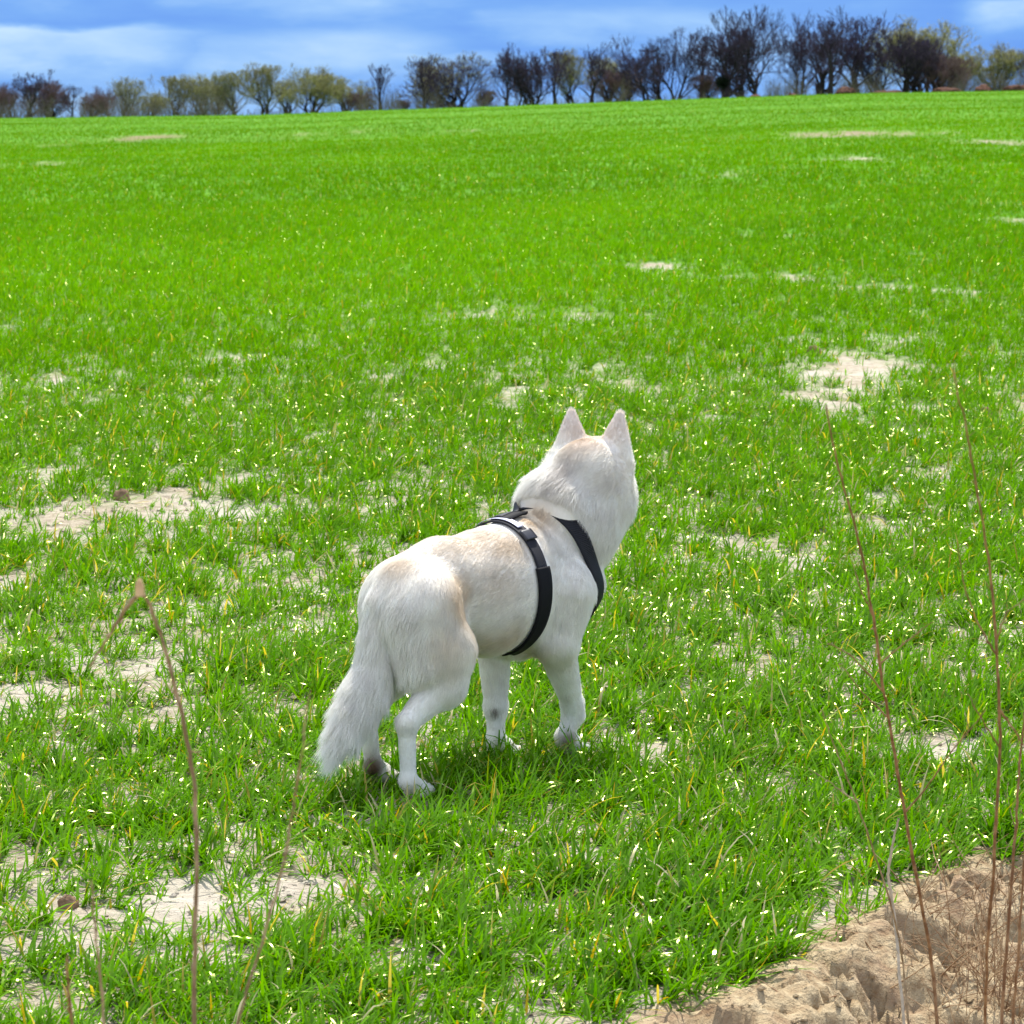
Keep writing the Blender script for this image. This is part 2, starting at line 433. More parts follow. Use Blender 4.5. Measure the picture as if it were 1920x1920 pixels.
# the same crop outside the picture, thinner on the ground
for a0, a1, pm, nb_, ns_, wm_ in ((3.9, 9, 2200, 6, 3, 1.3), (9, 20, 2000, 6, 2, 1.6), (20, 60, 1500, 5, 2, 2.2), (60, 303, 700, 4, 1, 4.5)):
    scatter(a0, a1, pm, nb_, ns_, wm_, half=.62, inner=.245, gls=.3)
V = np.concatenate(acc_v); lp = np.concatenate(acc_l); ct = np.concatenate(acc_c); C = np.concatenate(acc_col)
starts = np.concatenate([[0], np.cumsum(ct)[:-1]])
gme = np_mesh('young_crop', V, lp, starts, True, C)
crop = link('grass', gme, None, m_crop)
tag(crop, 'bright green young cereal shoots covering the sloping field', 'crop', kind='stuff')
del V, lp, ct, C, acc_v, acc_l, acc_c, acc_col

# loose crumbs of soil on the bank and on the bare patches: nobody could count them
rc_ = np.random.default_rng(77)
n = 60000
D = rc_.uniform(4.2, 13, n); x = D * rc_.uniform(-.22, .22, n); y = D
cvr = cover(x, y); ok = (rc_.random(n) < np.clip(.75 - cvr, 0, 1)) & (rc_.random(n) < np.clip(.35 + fbm(x * 4, y * 4, 301, 2) * 1.2 - .5, 0.08, 1))
x, y = x[ok], y[ok]; n = len(x)
sz = .0020 + .008 * rc_.random(n) ** 6
ico = np.array([(0, 0, 1), (.9, 0, .35), (.2, .85, .35), (-.8, .5, .3), (-.75, -.55, .35), (.3, -.85, .3), (.75, .5, -.5), (-.3, .8, -.5), (-.9, -.1, -.5), (-.2, -.85, -.5), (.75, -.5, -.5)])
icf = np.array([(0, 1, 2), (0, 2, 3), (0, 3, 4), (0, 4, 5), (0, 5, 1), (1, 6, 2), (2, 7, 3), (3, 8, 4), (4, 9, 5), (5, 10, 1), (2, 6, 7), (3, 7, 8), (4, 8, 9), (5, 9, 10), (1, 10, 6)])
Vc = ico[None] * (1 + rc_.normal(0, .22, (n, 11, 1))) * sz[:, None, None] * rc_.uniform(.6, 1.3, (n, 1, 3))
a_r = rc_.random(n) * 6.28; ca, sa = np.cos(a_r)[:, None], np.sin(a_r)[:, None]
Vc = np.stack([Vc[..., 0] * ca - Vc[..., 1] * sa, Vc[..., 0] * sa + Vc[..., 1] * ca, Vc[..., 2] * .75], -1)
Vc = Vc + np.stack([x, y, ground_z(x, y) + sz * .25], -1)[:, None]
crm = mesh_uniform('soil_crumbs', Vc.reshape(-1, 3), (np.arange(n)[:, None, None] * 11 + icf[None]).reshape(-1, 3), False,
                   np.repeat(np.stack([np.zeros(n), np.clip((bank_in(x, y) + .05) / .1, 0, 1), np.zeros(n)], -1), 11, 0))
crumbs = link('soil_crumbs', crm, None, m_soil)
tag(crumbs, 'loose crumbs of dry soil on the bare patches and sandy bank', 'soil', kind='stuff')
# ------------------------------------------------------------------ the dog
HEAD_A = R(41)
DO = np.array([-.107, 6.58, 0.0])
FWD = np.array([math.sin(HEAD_A), math.cos(HEAD_A), 0.0]); LFT = np.array([-math.cos(HEAD_A), math.sin(HEAD_A), 0.0])
prims = []
def rc(a, b, ra, rb, k=0.03, flow=None, fur=0.014, lift=0.12, sq=None, g='torso'):
    """tapered round limb from a to b; sq = (axis, factor) flattens it; flow = way the coat lies"""
    a, b = np.array(a, float), np.array(b, float)
    fl = np.array(flow, float) if flow is not None else (b - a)
    fl = fl / (np.linalg.norm(fl) + 1e-9)
    prims.append(dict(a=a, b=b, ra=ra, rb=rb, k=k, flow=fl, fur=fur, lift=lift, sq=sq, g=g))
SY = ((0, 1, 0), 0.86)
# trunk
rc((-.178, 0, .435), (-.08, 0, .440), .094, .108, .03, (-1, 0, -.25), .013, sq=SY)
rc((-.08, 0, .440), (.07, 0, .415), .108, .138, .03, (-1, 0, -.3), .014, sq=SY)
rc((.07, 0, .413), (.19, 0, .418), .138, .142, .03, (-1, 0, -.3), .016, sq=SY)
rc((.19, 0, .425), (.29, -.01, .43), .140, .112, .04, (-.8, 0, -.6), .018, sq=SY)
rc((.27, -.045, .37), (.315, -.035, .42), .075, .085, .04, (-.2, 0, -1), .022)
rc((.20, 0, .30), (.27, -.01, .33), .055, .06, .03, (-.4, 0, -1), .022)
# buttocks and right hind leg
rc((-.20, -.055, .42), (-.175, -.082, .32), .082, .070, .035, (-.35, -.1, -1), .016, g='hr')
rc((-.245, -.052, .40), (-.235, -.072, .30), .058, .048, .03, (-.5, 0, -1), .028, .22, g='hr')
rc((-.165, -.086, .32), (-.175, -.095, .245), .066, .047, .03, (-.2, 0, -1), .014, g='hr')
rc((-.175, -.092, .25), (-.278, -.083, .178), .046, .026, .025, (-.7, 0, -.8), .011, g='hr')
rc((-.283, -.082, .172), (-.277, -.08, .045), .0225, .0185, .02, None, .007, g='hr')
rc((-.277, -.08, .042), (-.248, -.082, .022), .0195, .022, .02, None, .007, g='hr')
rc((-.255, -.093, .015), (-.224, -.095, .014), .014, .0125, .008, None, .005, g='hr')
rc((-.255, -.078, .015), (-.217, -.079, .015), .014, .013, .008, None, .005, g='hr')
rc((-.255, -.064, .015), (-.224, -.062, .014), .014, .0125, .008, None, .005, g='hr')
# left hind leg
rc((-.175, .05, .42), (-.155, .078, .32), .076, .066, .035, (-.35, .1, -1), .016, g='hl')
rc((-.205, .048, .40), (-.20, .068, .30), .050, .044, .03, (-.5, 0, -1), .024, .2, g='hl')
rc((-.155, .086, .32), (-.145, .095, .24), .062, .045, .03, None, .013, g='hl')
rc((-.145, .092, .245), (-.232, .082, .158), .044, .025, .025, None, .010, g='hl')
rc((-.236, .082, .155), (-.223, .08, .05), .0225, .0195, .02, None, .007, g='hl')
rc((-.223, .08, .046), (-.192, .082, .024), .021, .024, .02, None, .007, g='hl')
rc((-.20, .092, .017), (-.168, .096, .014), .014, .0125, .008, None, .005, g='hl')
rc((-.20, .078, .017), (-.163, .079, .015), .014, .013, .008, None, .005, g='hl')
rc((-.20, .064, .017), (-.168, .062, .014), .014, .0125, .008, None, .005, g='hl')
# right foreleg (forward, wrist bent)
rc((.235, -.088, .40), (.215, -.092, .295), .078, .052, .03, (-.2, 0, -1), .016, g='fr')
rc((.213, -.088, .29), (.312, -.058, .125), .046, .0275, .025, None, .010, g='fr')
rc((.312, -.057, .125), (.322, -.053, .095), .0285, .027, .015, None, .008, g='fr')
rc((.322, -.053, .095), (.296, -.05, .048), .0245, .021, .02, None, .008, g='fr')
rc((.296, -.05, .04), (.318, -.05, .024), .026, .026, .02, None, .007, g='fr')
for dy in (-.017, 0, .017): rc((.31, -.05 + dy, .018), (.347, -.05 + dy * 1.2, .014), .0145, .013, .008, None, .005, g='fr')
# left foreleg (standing)
rc((.20, .075, .39), (.185, .078, .29), .072, .050, .03, (-.2, 0, -1), .016, g='fl')
rc((.185, .075, .285), (.165, .052, .125), .043, .0275, .025, None, .011, g='fl')
rc((.165, .052, .125), (.160, .047, .045), .0265, .0215, .02, None, .008, g='fl')
rc((.160, .047, .04), (.184, .046, .024), .026, .027, .02, None, .007, g='fl')
for dy in (-.017, 0, .017): rc((.18, .046 + dy, .018), (.215, .046 + dy * 1.2, .014), .0145, .013, .008, None, .005, g='fl')
# neck and ruff
rc((.275, -.005, .475), (.345, -.02, .56), .098, .105, .03, (-.7, 0, -.75), .026, .22, sq=((0, 1, 0), .92), g='neck')
rc((.335, -.02, .585), (.378, -.034, .628), .107, .094, .035, (-.85, .05, -.55), .034, .22, g='neck')
rc((.35, -.03, .53), (.41, -.045, .60), .100, .092, .03, (-.5, 0, -.9), .026, .15, g='neck')
# skull, cheeks, muzzle: the head is turned to the dog's left of its own heading, i.e. away from the camera
HY = R(-13); hf = np.array([math.cos(HY), math.sin(HY), -.12]); hf /= np.linalg.norm(hf)
hr = np.array([-hf[1], hf[0], 0]); hr /= np.linalg.norm(hr)          # the head's left
hf_yaw = R(20)
hf = np.array([math.cos(hf_yaw), math.sin(hf_yaw), -.10]); hf /= np.linalg.norm(hf)
hr = np.array([-math.sin(hf_yaw), math.cos(hf_yaw), 0.0])
hu = np.cross(hf, hr)
HC = np.array([.405, -.043, .668])
def hp(f, l, u): return HC + hf * f + hr * l + hu * u
rc(hp(-.03, 0, 0), hp(.035, 0, .008), .072, .068, .02, -hf, .014, .15, g='head')
rc(hp(-.01, .035, -.03), hp(.05, .03, -.035), .047, .042, .02, -hf + np.array([0, 0, -.4]), .018, .2, g='head')
rc(hp(-.01, -.035, -.03), hp(.05, -.03, -.035), .047, .042, .02, -hf + np.array([0, 0, -.4]), .018, .2, g='head')
rc(hp(.07, 0, -.02), hp(.175, 0, -.038), .040, .023, .025, -hf, .007, g='head')
rc(hp(.07, 0, -.045), hp(.155, 0, -.058), .026, .017, .015, -hf, .007, g='head')
# ears: shallow scoops, the back of each towards the camera
for sgn in (1, -1):
    root = hp(-.010, sgn * .050, .022); tip = hp(.002, sgn * .061, .128)
    n_ear = hf * .98 + hr * (.18 if sgn > 0 else .04); n_ear /= np.linalg.norm(n_ear)
    rc(root, tip, .054, .0125, .012, (tip - root), .009, .18, sq=(tuple(n_ear), .32), g='head')
# tail: hangs and sweeps out to the rear left
TL = [((-.225, -.002, .472), .040), ((-.256, .0, .43), .042), ((-.268, .002, .37), .043), ((-.283, .004, .30), .043), ((-.312, .006, .25), .043), ((-.343, .008, .207), .040), ((-.375, .008, .168), .031), ((-.400, .01, .140), .019), ((-.414, .01, .122), .008)]
for i in range(len(TL) - 1):
    rc(TL[i][0], TL[i + 1][0], TL[i][1], TL[i + 1][1], (.035 if i == 0 else .004), None, (.022, .035, .045, .045, .045, .048, .05, .05)[i], (.1, .12, .14, .16, .18, .2, .2, .2)[i], g='tail')

for p_ in prims:                                            # lean lower legs under the coat
    if p_['g'] in ('hr', 'hl', 'fr', 'fl'):
        for k_, e_ in (('ra', 'a'), ('rb', 'b')):
            if .03 < p_[e_][2] < .21: p_[k_] *= .87
def prim_d(p_, P):
    a, b, ra, rb = p_['a'], p_['b'], p_['ra'], p_['rb']
    s = 1.0
    if p_['sq'] is not None:
        n = np.array(p_['sq'][0], float); s = p_['sq'][1]
        e = 1 / s - 1
        P = P + ((P - a) @ n)[..., None] * n * e
        b = b + n * ((b - a) @ n) * e
    ab = b - a; L2 = ab @ ab
    t = np.clip(((P - a) @ ab) / L2, 0, 1)
    d = np.linalg.norm(P - a - t[..., None] * ab, axis=-1) - (ra + (rb - ra) * t)
    return d * s
def smin(a, b, k):
    h = np.clip(k - np.abs(a - b), 0, None) / k
    return np.minimum(a, b) - h * h * k * .25
def sdf(P, need_all=False):
    groups = {}
    for p_ in prims:
        # groups are joined inside first, so that toes stay apart and the tail keeps its crease
        d = prim_d(p_, P)
        g = p_['g']
        groups[g] = d if g not in groups else smin(groups[g], d, p_['k'])
    d = groups['torso']
    for g, k in (('hr', .045), ('hl', .045), ('fr', .028), ('fl', .03), ('neck', .022), ('head', .03), ('tail', .014)):
        d = smin(d, groups[g], k)
    return d

def surface_net(h, lo, hi):
    ax = [np.arange(lo[i], hi[i], h) for i in range(3)]
    nx, ny, nz = map(len, ax)
    Fv = np.empty((nx, ny, nz), np.float32)
    for i0 in range(0, nx, 24):
        XX, YY, ZZ = np.meshgrid(ax[0][i0:i0 + 24], ax[1], ax[2], indexing='ij')
        Fv[i0:i0 + 24] = sdf(np.stack([XX, YY, ZZ], -1))
    inside = Fv < 0
    cs = np.zeros((nx - 1, ny - 1, nz - 1, 3), np.float32); cn = np.zeros((nx - 1, ny - 1, nz - 1), np.float32)
    def sl(o): return tuple(slice(o[i], (nx, ny, nz)[i] - 1 + o[i]) for i in range(3))
    for axis in range(3):
        o_ = [i for i in range(3) if i != axis]
        for u in (0, 1):
            for v in (0, 1):
                o = [0, 0, 0]; o[o_[0]] = u; o[o_[1]] = v
                o2 = list(o); o2[axis] = 1
                fa, fb = Fv[sl(o)], Fv[sl(o2)]
                cr = (fa < 0) != (fb < 0)
                tt = np.where(cr, fa / np.where(fa == fb, 1, fa - fb), 0)
                vec = np.array(o, np.float32)
                cs[cr] += vec
                cs[..., axis][cr] += tt[cr]
                cn += cr
    act = cn > 0
    ids = np.full(act.shape, -1, np.int64); ids[act] = np.arange(act.sum())
    I, J, K = np.nonzero(act)
    vv = cs[act] / cn[act][:, None]
    vv = np.stack([ax[0][I] + vv[:, 0] * h, ax[1][J] + vv[:, 1] * h, ax[2][K] + vv[:, 2] * h], -1)
    faces = []
    for axis in range(3):
        a1, a2 = [(1, 2), (2, 0), (0, 1)][axis]
        A = [slice(1, s - 1) for s in (nx, ny, nz)]; B = list(A)
        A[axis] = slice(0, (nx, ny, nz)[axis] - 1); B[axis] = slice(1, (nx, ny, nz)[axis])
        fa, fb = inside[tuple(A)], inside[tuple(B)]
        for flag, rev in ((fa & ~fb, False), (~fa & fb, True)):
            P = np.argwhere(flag)
            P += np.array([0 if i == axis else 1 for i in range(3)])
            q = []
            for du, dv in ((-1, -1), (0, -1), (0, 0), (-1, 0)):
                c = P.copy(); c[:, a1] += du; c[:, a2] += dv
                q.append(ids[c[:, 0], c[:, 1], c[:, 2]])
            q = np.stack(q, -1)
            faces.append(q[:, ::-1] if rev else q)
    return vv, np.concatenate(faces)

def grad(P, e=.002):
    G = np.stack([sdf(P + np.eye(3)[i] * e) - sdf(P - np.eye(3)[i] * e) for i in range(3)], -1)
    return G / (np.linalg.norm(G, axis=-1, keepdims=True) + 1e-9)

def blob(P, c, r, soft=1.0):
    c = np.array(c); r = np.array(r)
    d = np.linalg.norm((P - c) / r, axis=-1)
    return np.exp(-d ** 2 * soft)

def coat_colour(P):
    white = np.array([.89, .87, .82]); cream = np.array([.67, .555, .41]); mud = np.array([.15, .085, .045]); grey = np.array([.47, .415, .36]); pink = np.array([.66, .50, .42])
    n = vn3(P, 14, 3); n2 = vn3(P, 45, 7)
    # cream saddle: along the back, hip, flank, behind the shoulder, nape
    c = np.zeros(len(P))
    for cc, rr, am in [((-.125, -.115, .455), (.055, .05, .045), .95), ((-.13, -.12, .36), (.03, .05, .07), .5), ((.06, -.07, .52), (.09, .05, .05), .6), ((.055, -.10, .31), (.05, .05, .05), .6), ((.40, -.10, .66), (.04, .03, .05), .35), ((-.03, -.05, .55), (.15, .07, .07), .55), ((-.02, -.11, .47), (.10, .06, .07), .42), ((-.15, -.12, .43), (.055, .06, .06), .8),
                       ((-.235, -.02, .53), (.045, .05, .035), .7), ((-.20, -.13, .34), (.05, .05, .06), .45), ((.215, -.02, .565), (.05, .05, .04), 1.1),
                       ((.375, -.045, .73), (.05, .05, .03), .8), ((.0, -.09, .30), (.12, .07, .05), .45), ((.18, -.07, .27), (.06, .05, .04), .4),
                       ((-.03, .05, .55), (.15, .07, .07), .55), ((-.15, .12, .43), (.055, .06, .06), .6)]:
        c = np.maximum(c, am * blob(P, cc, rr))
    c = np.clip(c * 1.4 * (.55 + 1.1 * (n - .2)) + (n2 - .5) * .12 * (c > .08) + .06, 0, 1)[:, None]
    col_ = white * (1 - c) + cream * c
    g_ = np.zeros(len(P))
    for cc, rr, am in [((.35, -.045, .715), (.06, .032, .03), .8), ((.32, -.05, .68), (.06, .026, .035), .9), ((.29, -.05, .64), (.06, .026, .03), .9), ((.26, -.045, .615), (.06, .045, .018), .8), ((.24, .0, .60), (.05, .05, .012), .5)]:
        g_ = np.maximum(g_, am * blob(P, cc, rr))
    g_ = np.clip(g_ * (.3 + 1.2 * n2) * .75, 0, 1)[:, None]
    col_ = col_ * (1 - g_) + grey * g_
    m = np.zeros(len(P))
    for cc, rr, am in [((-.235, .07, .045), (.028, .022, .03), .95), ((-.19, .075, .02), (.04, .03, .02), .7), ((.285, -.07, .035), (.025, .02, .03), .8), ((.14, .035, .118), (.012, .010, .008), .8),
                       ((.18, .045, .02), (.04, .04, .02), .35), ((.31, -.05, .02), (.04, .04, .02), .4), ((-.24, -.08, .012), (.05, .04, .012), .25), ((.27, -.075, .14), (.01, .01, .03), .25)]:
        m = np.maximum(m, am * blob(P, cc, rr))
    m = np.clip(m * (.5 + 1.3 * n2), 0, 1)[:, None]
    col_ = col_ * (1 - m) + mud * m
    e = np.clip((P[:, 2] - HC[2] - .05) / .05, 0, 1) * .42
    col_ = col_ * (1 - e[:, None]) + pink * e[:, None]
    return col_

dog = bpy.data.objects.new('dog', None); col.objects.link(dog)
dog.location = DO + np.array([0, 0, 0.004]); dog.rotation_euler = (0, 0, math.atan2(FWD[1], FWD[0]))
dog.empty_display_size = .2
tag(dog, 'white dog with cream patches in a black harness standing on the green field, looking away', 'dog')

DOG_H = .0042
bv, bf = surface_net(DOG_H, (-.50, -.20, -.012), (.64, .20, .86))
bcol = coat_colour(bv)
body_me = mesh_uniform('body', bv, bf, True, bcol * .93)
m_skin, t, out = material('white_coat')
at = t.new('ShaderNodeAttribute', attribute_name='tint').outputs['Color']
tcn = t.new('ShaderNodeTexCoord').outputs['Object']
st_ = t.comb(t.math('MULTIPLY', t.new('ShaderNodeSeparateXYZ').outputs[0], 1), 0.0, 0.0)
bs = principled(t, at, .85, .1, bump(t, t.noise(tcn, 160, 3, .6), .4, .003))
bs.inputs['Sheen Weight'].default_value = .25
t.l.new(bs.outputs[0], out.inputs[0])
body = link('body', body_me, dog, m_skin)

# face
m_eye, t, out = material('dark_brown_eye')
bs = principled(t, (.018, .010, .006), .08, .6); t.l.new(bs.outputs[0], out.inputs[0])
m_nose, t, out = material('dark_nose')
bs = principled(t, (.02, .016, .015), .45, .4); t.l.new(bs.outputs[0], out.inputs[0])
def ball(c, r3, axes):
    u = np.linspace(0, 2 * np.pi, 20, endpoint=False); v = np.linspace(-.5, .5, 11) * np.pi
    U, W_ = np.meshgrid(u, v)
    P = np.stack([np.cos(U) * np.cos(W_) * r3[0], np.sin(U) * np.cos(W_) * r3[1], np.sin(W_) * r3[2]], -1).reshape(-1, 3)
    P = P @ np.array(axes) + np.array(c)
    F_ = [(j * 20 + i, j * 20 + (i + 1) % 20, (j + 1) * 20 + (i + 1) % 20, (j + 1) * 20 + i) for j in range(10) for i in range(20)]
    return P, F_
for sg in (1, -1):
    d = hf * .80 + hr * sg * .62 + hu * .16; d /= np.linalg.norm(d)
    q = hp(.05, sg * .012, -.002)
    for _ in range(60): q = q - d * sdf(q[None])[0] * .7
    V_, F_ = ball(q - d * .004, (.0095, .0105, .0085), (hf, hr, hu))
    link('eye', mesh_uniform('eye', V_, F_, True), dog, m_eye)
V_, F_ = ball(hp(.193, 0, -.036), (.011, .0145, .0115), (hf, hr, hu))
link('nose', mesh_uniform('nose', V_, F_, True), dog, m_nose)

# harness: straps laid round the body surface ------------------------------
def trunk_sdf(P):
    d = None
    for p_ in prims:
        if p_['g'] == 'torso' or any(p_ is q_ for q_ in NECK0):
            q = prim_d(p_, P); d = q if d is None else smin(d, q, p_['k'])
    return d
NECK0 = [p_ for i_, p_ in enumerate(q_ for q_ in prims if q_['g'] == 'neck') if i_ != 1]
def ray_hit(o, d, t0=.30):
    """march each ray inwards from outside until it meets the body"""
    tt = np.full(len(d), t0)
    for _ in range(50):
        v = trunk_sdf(o + d * tt[:, None])
        tt = tt - v * .8
    return tt
STRAPS = []
def strap_ring(name, centre, u, v, width, thick, lift, parent, mat, th0=0, th1=2 * math.pi, n=96, wob=0.0, t0=.30):
    centre, u, v = np.array(centre, float), np.array(u, float), np.array(v, float)
    u /= np.linalg.norm(u); v -= u * (u @ v); v /= np.linalg.norm(v); ax = np.cross(u, v)
    closed = abs((th1 - th0) - 2 * math.pi) < 1e-6
    th = np.linspace(th0, th1, n + (0 if closed else 1), endpoint=not closed)
    d = np.cos(th)[:, None] * u + np.sin(th)[:, None] * v
    rings = []
    offs = (-.5, -.3, 0, .3, .5)
    for o_ in offs:
        c = centre + ax * (o_ * width)
        rad = ray_hit(c + np.zeros((len(th), 1)), d, t0)
        for _ in range(3): rad = (np.roll(rad, 1) + rad * 2 + np.roll(rad, -1)) / 4 if closed else rad
        rings.append(c + d * (rad + lift)[:, None])
    rings = np.array(rings)                                   # 5 x n x 3
    nrm = grad(rings.reshape(-1, 3)).reshape(rings.shape)
    outer = rings + nrm * thick
    k = len(offs); nn = len(th)
    V = np.concatenate([rings.reshape(-1, 3), outer.reshape(-1, 3)])
    fs = []
    def vid(layer, i, j): return layer * k * nn + i * nn + (j % nn)
    for j in range(nn if closed else nn - 1):
        for i in range(k - 1):
            fs.append((vid(1, i, j), vid(1, i, j + 1), vid(1, i + 1, j + 1), vid(1, i + 1, j)))
            fs.append((vid(0, i, j), vid(0, i + 1, j), vid(0, i + 1, j + 1), vid(0, i, j + 1)))
        fs.append((vid(0, 0, j), vid(0, 0, j + 1), vid(1, 0, j + 1), vid(1, 0, j)))
        fs.append((vid(0, k - 1, j), vid(1, k - 1, j), vid(1, k - 1, j + 1), vid(0, k - 1, j + 1)))
    if not closed:
        for j, s in ((0, 1), (nn - 1, -1)):
            for i in range(k - 1):
                f = (vid(0, i, j), vid(1, i, j), vid(1, i + 1, j), vid(0, i + 1, j))
                fs.append(f[::s])
    me = mesh_uniform(name, V, fs, True)
    o = link(name, me, parent, mat)
    STRAPS.append((rings[2], width))
    return o, rings, outer

m_web, t, out = material('black_webbing')
tcn = t.new('ShaderNodeTexCoord').outputs['Object']
wv = t.new('ShaderNodeTexWave', wave_type='BANDS', bands_direction='DIAGONAL'); wv.inputs['Scale'].default_value = 120; t.l.new(tcn, wv.inputs['Vector'])
bs = principled(t, t.mix(t.noise(tcn, 60, 3), (.004, .0045, .008), (.013, .014, .024)), .6, .3, bump(t, wv.outputs[0], .4, .002))
t.l.new(bs.outputs[0], out.inputs[0])
m_pad, t, out = material('black_neoprene')
bs = principled(t, (.004, .004, .006), .75, .2); t.l.new(bs.outputs[0], out.inputs[0])
m_refl, t, out = material('reflective_grey_tape')
bs = principled(t, (.50, .50, .62), .35, .6); t.l.new(bs.outputs[0], out.inputs[0])
m_plastic, t, out = material('black_plastic')
bs = principled(t, (.012, .013, .02), .35, .5); t.l.new(bs.outputs[0], out.inputs[0])

harness = bpy.data.objects.new('harness', None); col.objects.link(harness); harness.parent = dog; harness.location = (0, 0, 0)
harness['label'] = 'black webbing dog harness'
gc = (.125, 0, .41)
g1, rr, oo = strap_ring('girth_strap', gc, (0, 0, 1), (0, -1, 0), .030, .004, .004, harness, m_web)
# padded sleeve over the right flank and under the chest
strap_ring('padded_sleeve', gc, (0, 0, 1), (0, -1, 0), .042, .005, .005, harness, m_pad, R(62), R(172), 60)
strap_ring('padded_sleeve', gc, (0, 0, 1), (0, -1, 0), .042, .005, .005, harness, m_pad, R(188), R(298), 60)
# chest loop in front of the shoulders, under the ruff
cc_ = np.array([.295, -.01, .46])
cu = np.array([-.05, 0, .125]); cu /= np.linalg.norm(cu)
strap_ring('chest_strap', cc_, cu, (0.06, -1, 0), .032, .005, .007, harness, m_web)
strap_ring('reflective_trim', gc, (0, 0, 1), (0, -1, 0), .016, .0012, .0105, harness, m_refl, R(-24), R(21), 30)
# slider buckle on the girth strap
strap_ring('buckle', gc, (0, 0, 1), (0, -1, 0), .034, .005, .010, harness, m_plastic, R(26), R(36), 8)
# straps along the back joining girth and chest loop
def along(name, pts, width, mat, lift=.008, thick=.004):
    pts = np.array(pts, float)
    tt = np.linspace(0, len(pts) - 1, 24)
    C0 = np.stack([np.interp(tt, range(len(pts)), pts[:, i]) for i in range(3)], -1)
    tang = np.gradient(C0, axis=0); tang /= np.linalg.norm(tang, axis=1, keepdims=True)
    # drop on to the surface
    for _ in range(12):
        C0 = C0 - grad(C0) * (sdf(C0) - lift)[:, None] * .7
    N = grad(C0); S = np.cross(tang, N); S /= np.linalg.norm(S, axis=1, keepdims=True)
    rows = [C0 + S * width * o_ for o_ in (-.5, 0, .5)]
    rows = [r_ - grad(r_) * (sdf(r_) - lift)[:, None] for r_ in rows]
    V = np.concatenate(rows + [r_ + grad(r_) * thick for r_ in rows]); n = len(C0); fs = []
    for j in range(n - 1):
        for i in (0, 1):
            a0, a1 = i * n + j, (i + 1) * n + j
            fs.append((a0 + 3 * n, a0 + 1 + 3 * n, a1 + 1 + 3 * n, a1 + 3 * n)); fs.append((a0, a1, a1 + 1, a0 + 1))
        fs.append((j, j + 1, j + 1 + 3 * n, j + 3 * n)); fs.append((2 * n + j, 5 * n + j, 5 * n + j + 1, 2 * n + j + 1))
    fs.append((0, 3 * n, 4 * n, n)); fs.append((n, 4 * n, 5 * n, 2 * n))
    fs.append((n - 1, 2 * n - 1, 5 * n - 1, 4 * n - 1)[::1]); fs.append((2 * n - 1, 3 * n - 1, 6 * n - 1, 5 * n - 1))
    STRAPS.append((C0, width))
    return link(name, mesh_uniform(name, V, fs, True), harness, mat)
along('back_strap', [(.135, .012, .56), (.18, .02, .57), (.23, .03, .575), (.285, .03, .58)], .024, m_web)

along('back_pad', [(.128, .002, .56), (.165, .006, .565), (.20, .012, .57)], .055, m_pad, .006, .005)
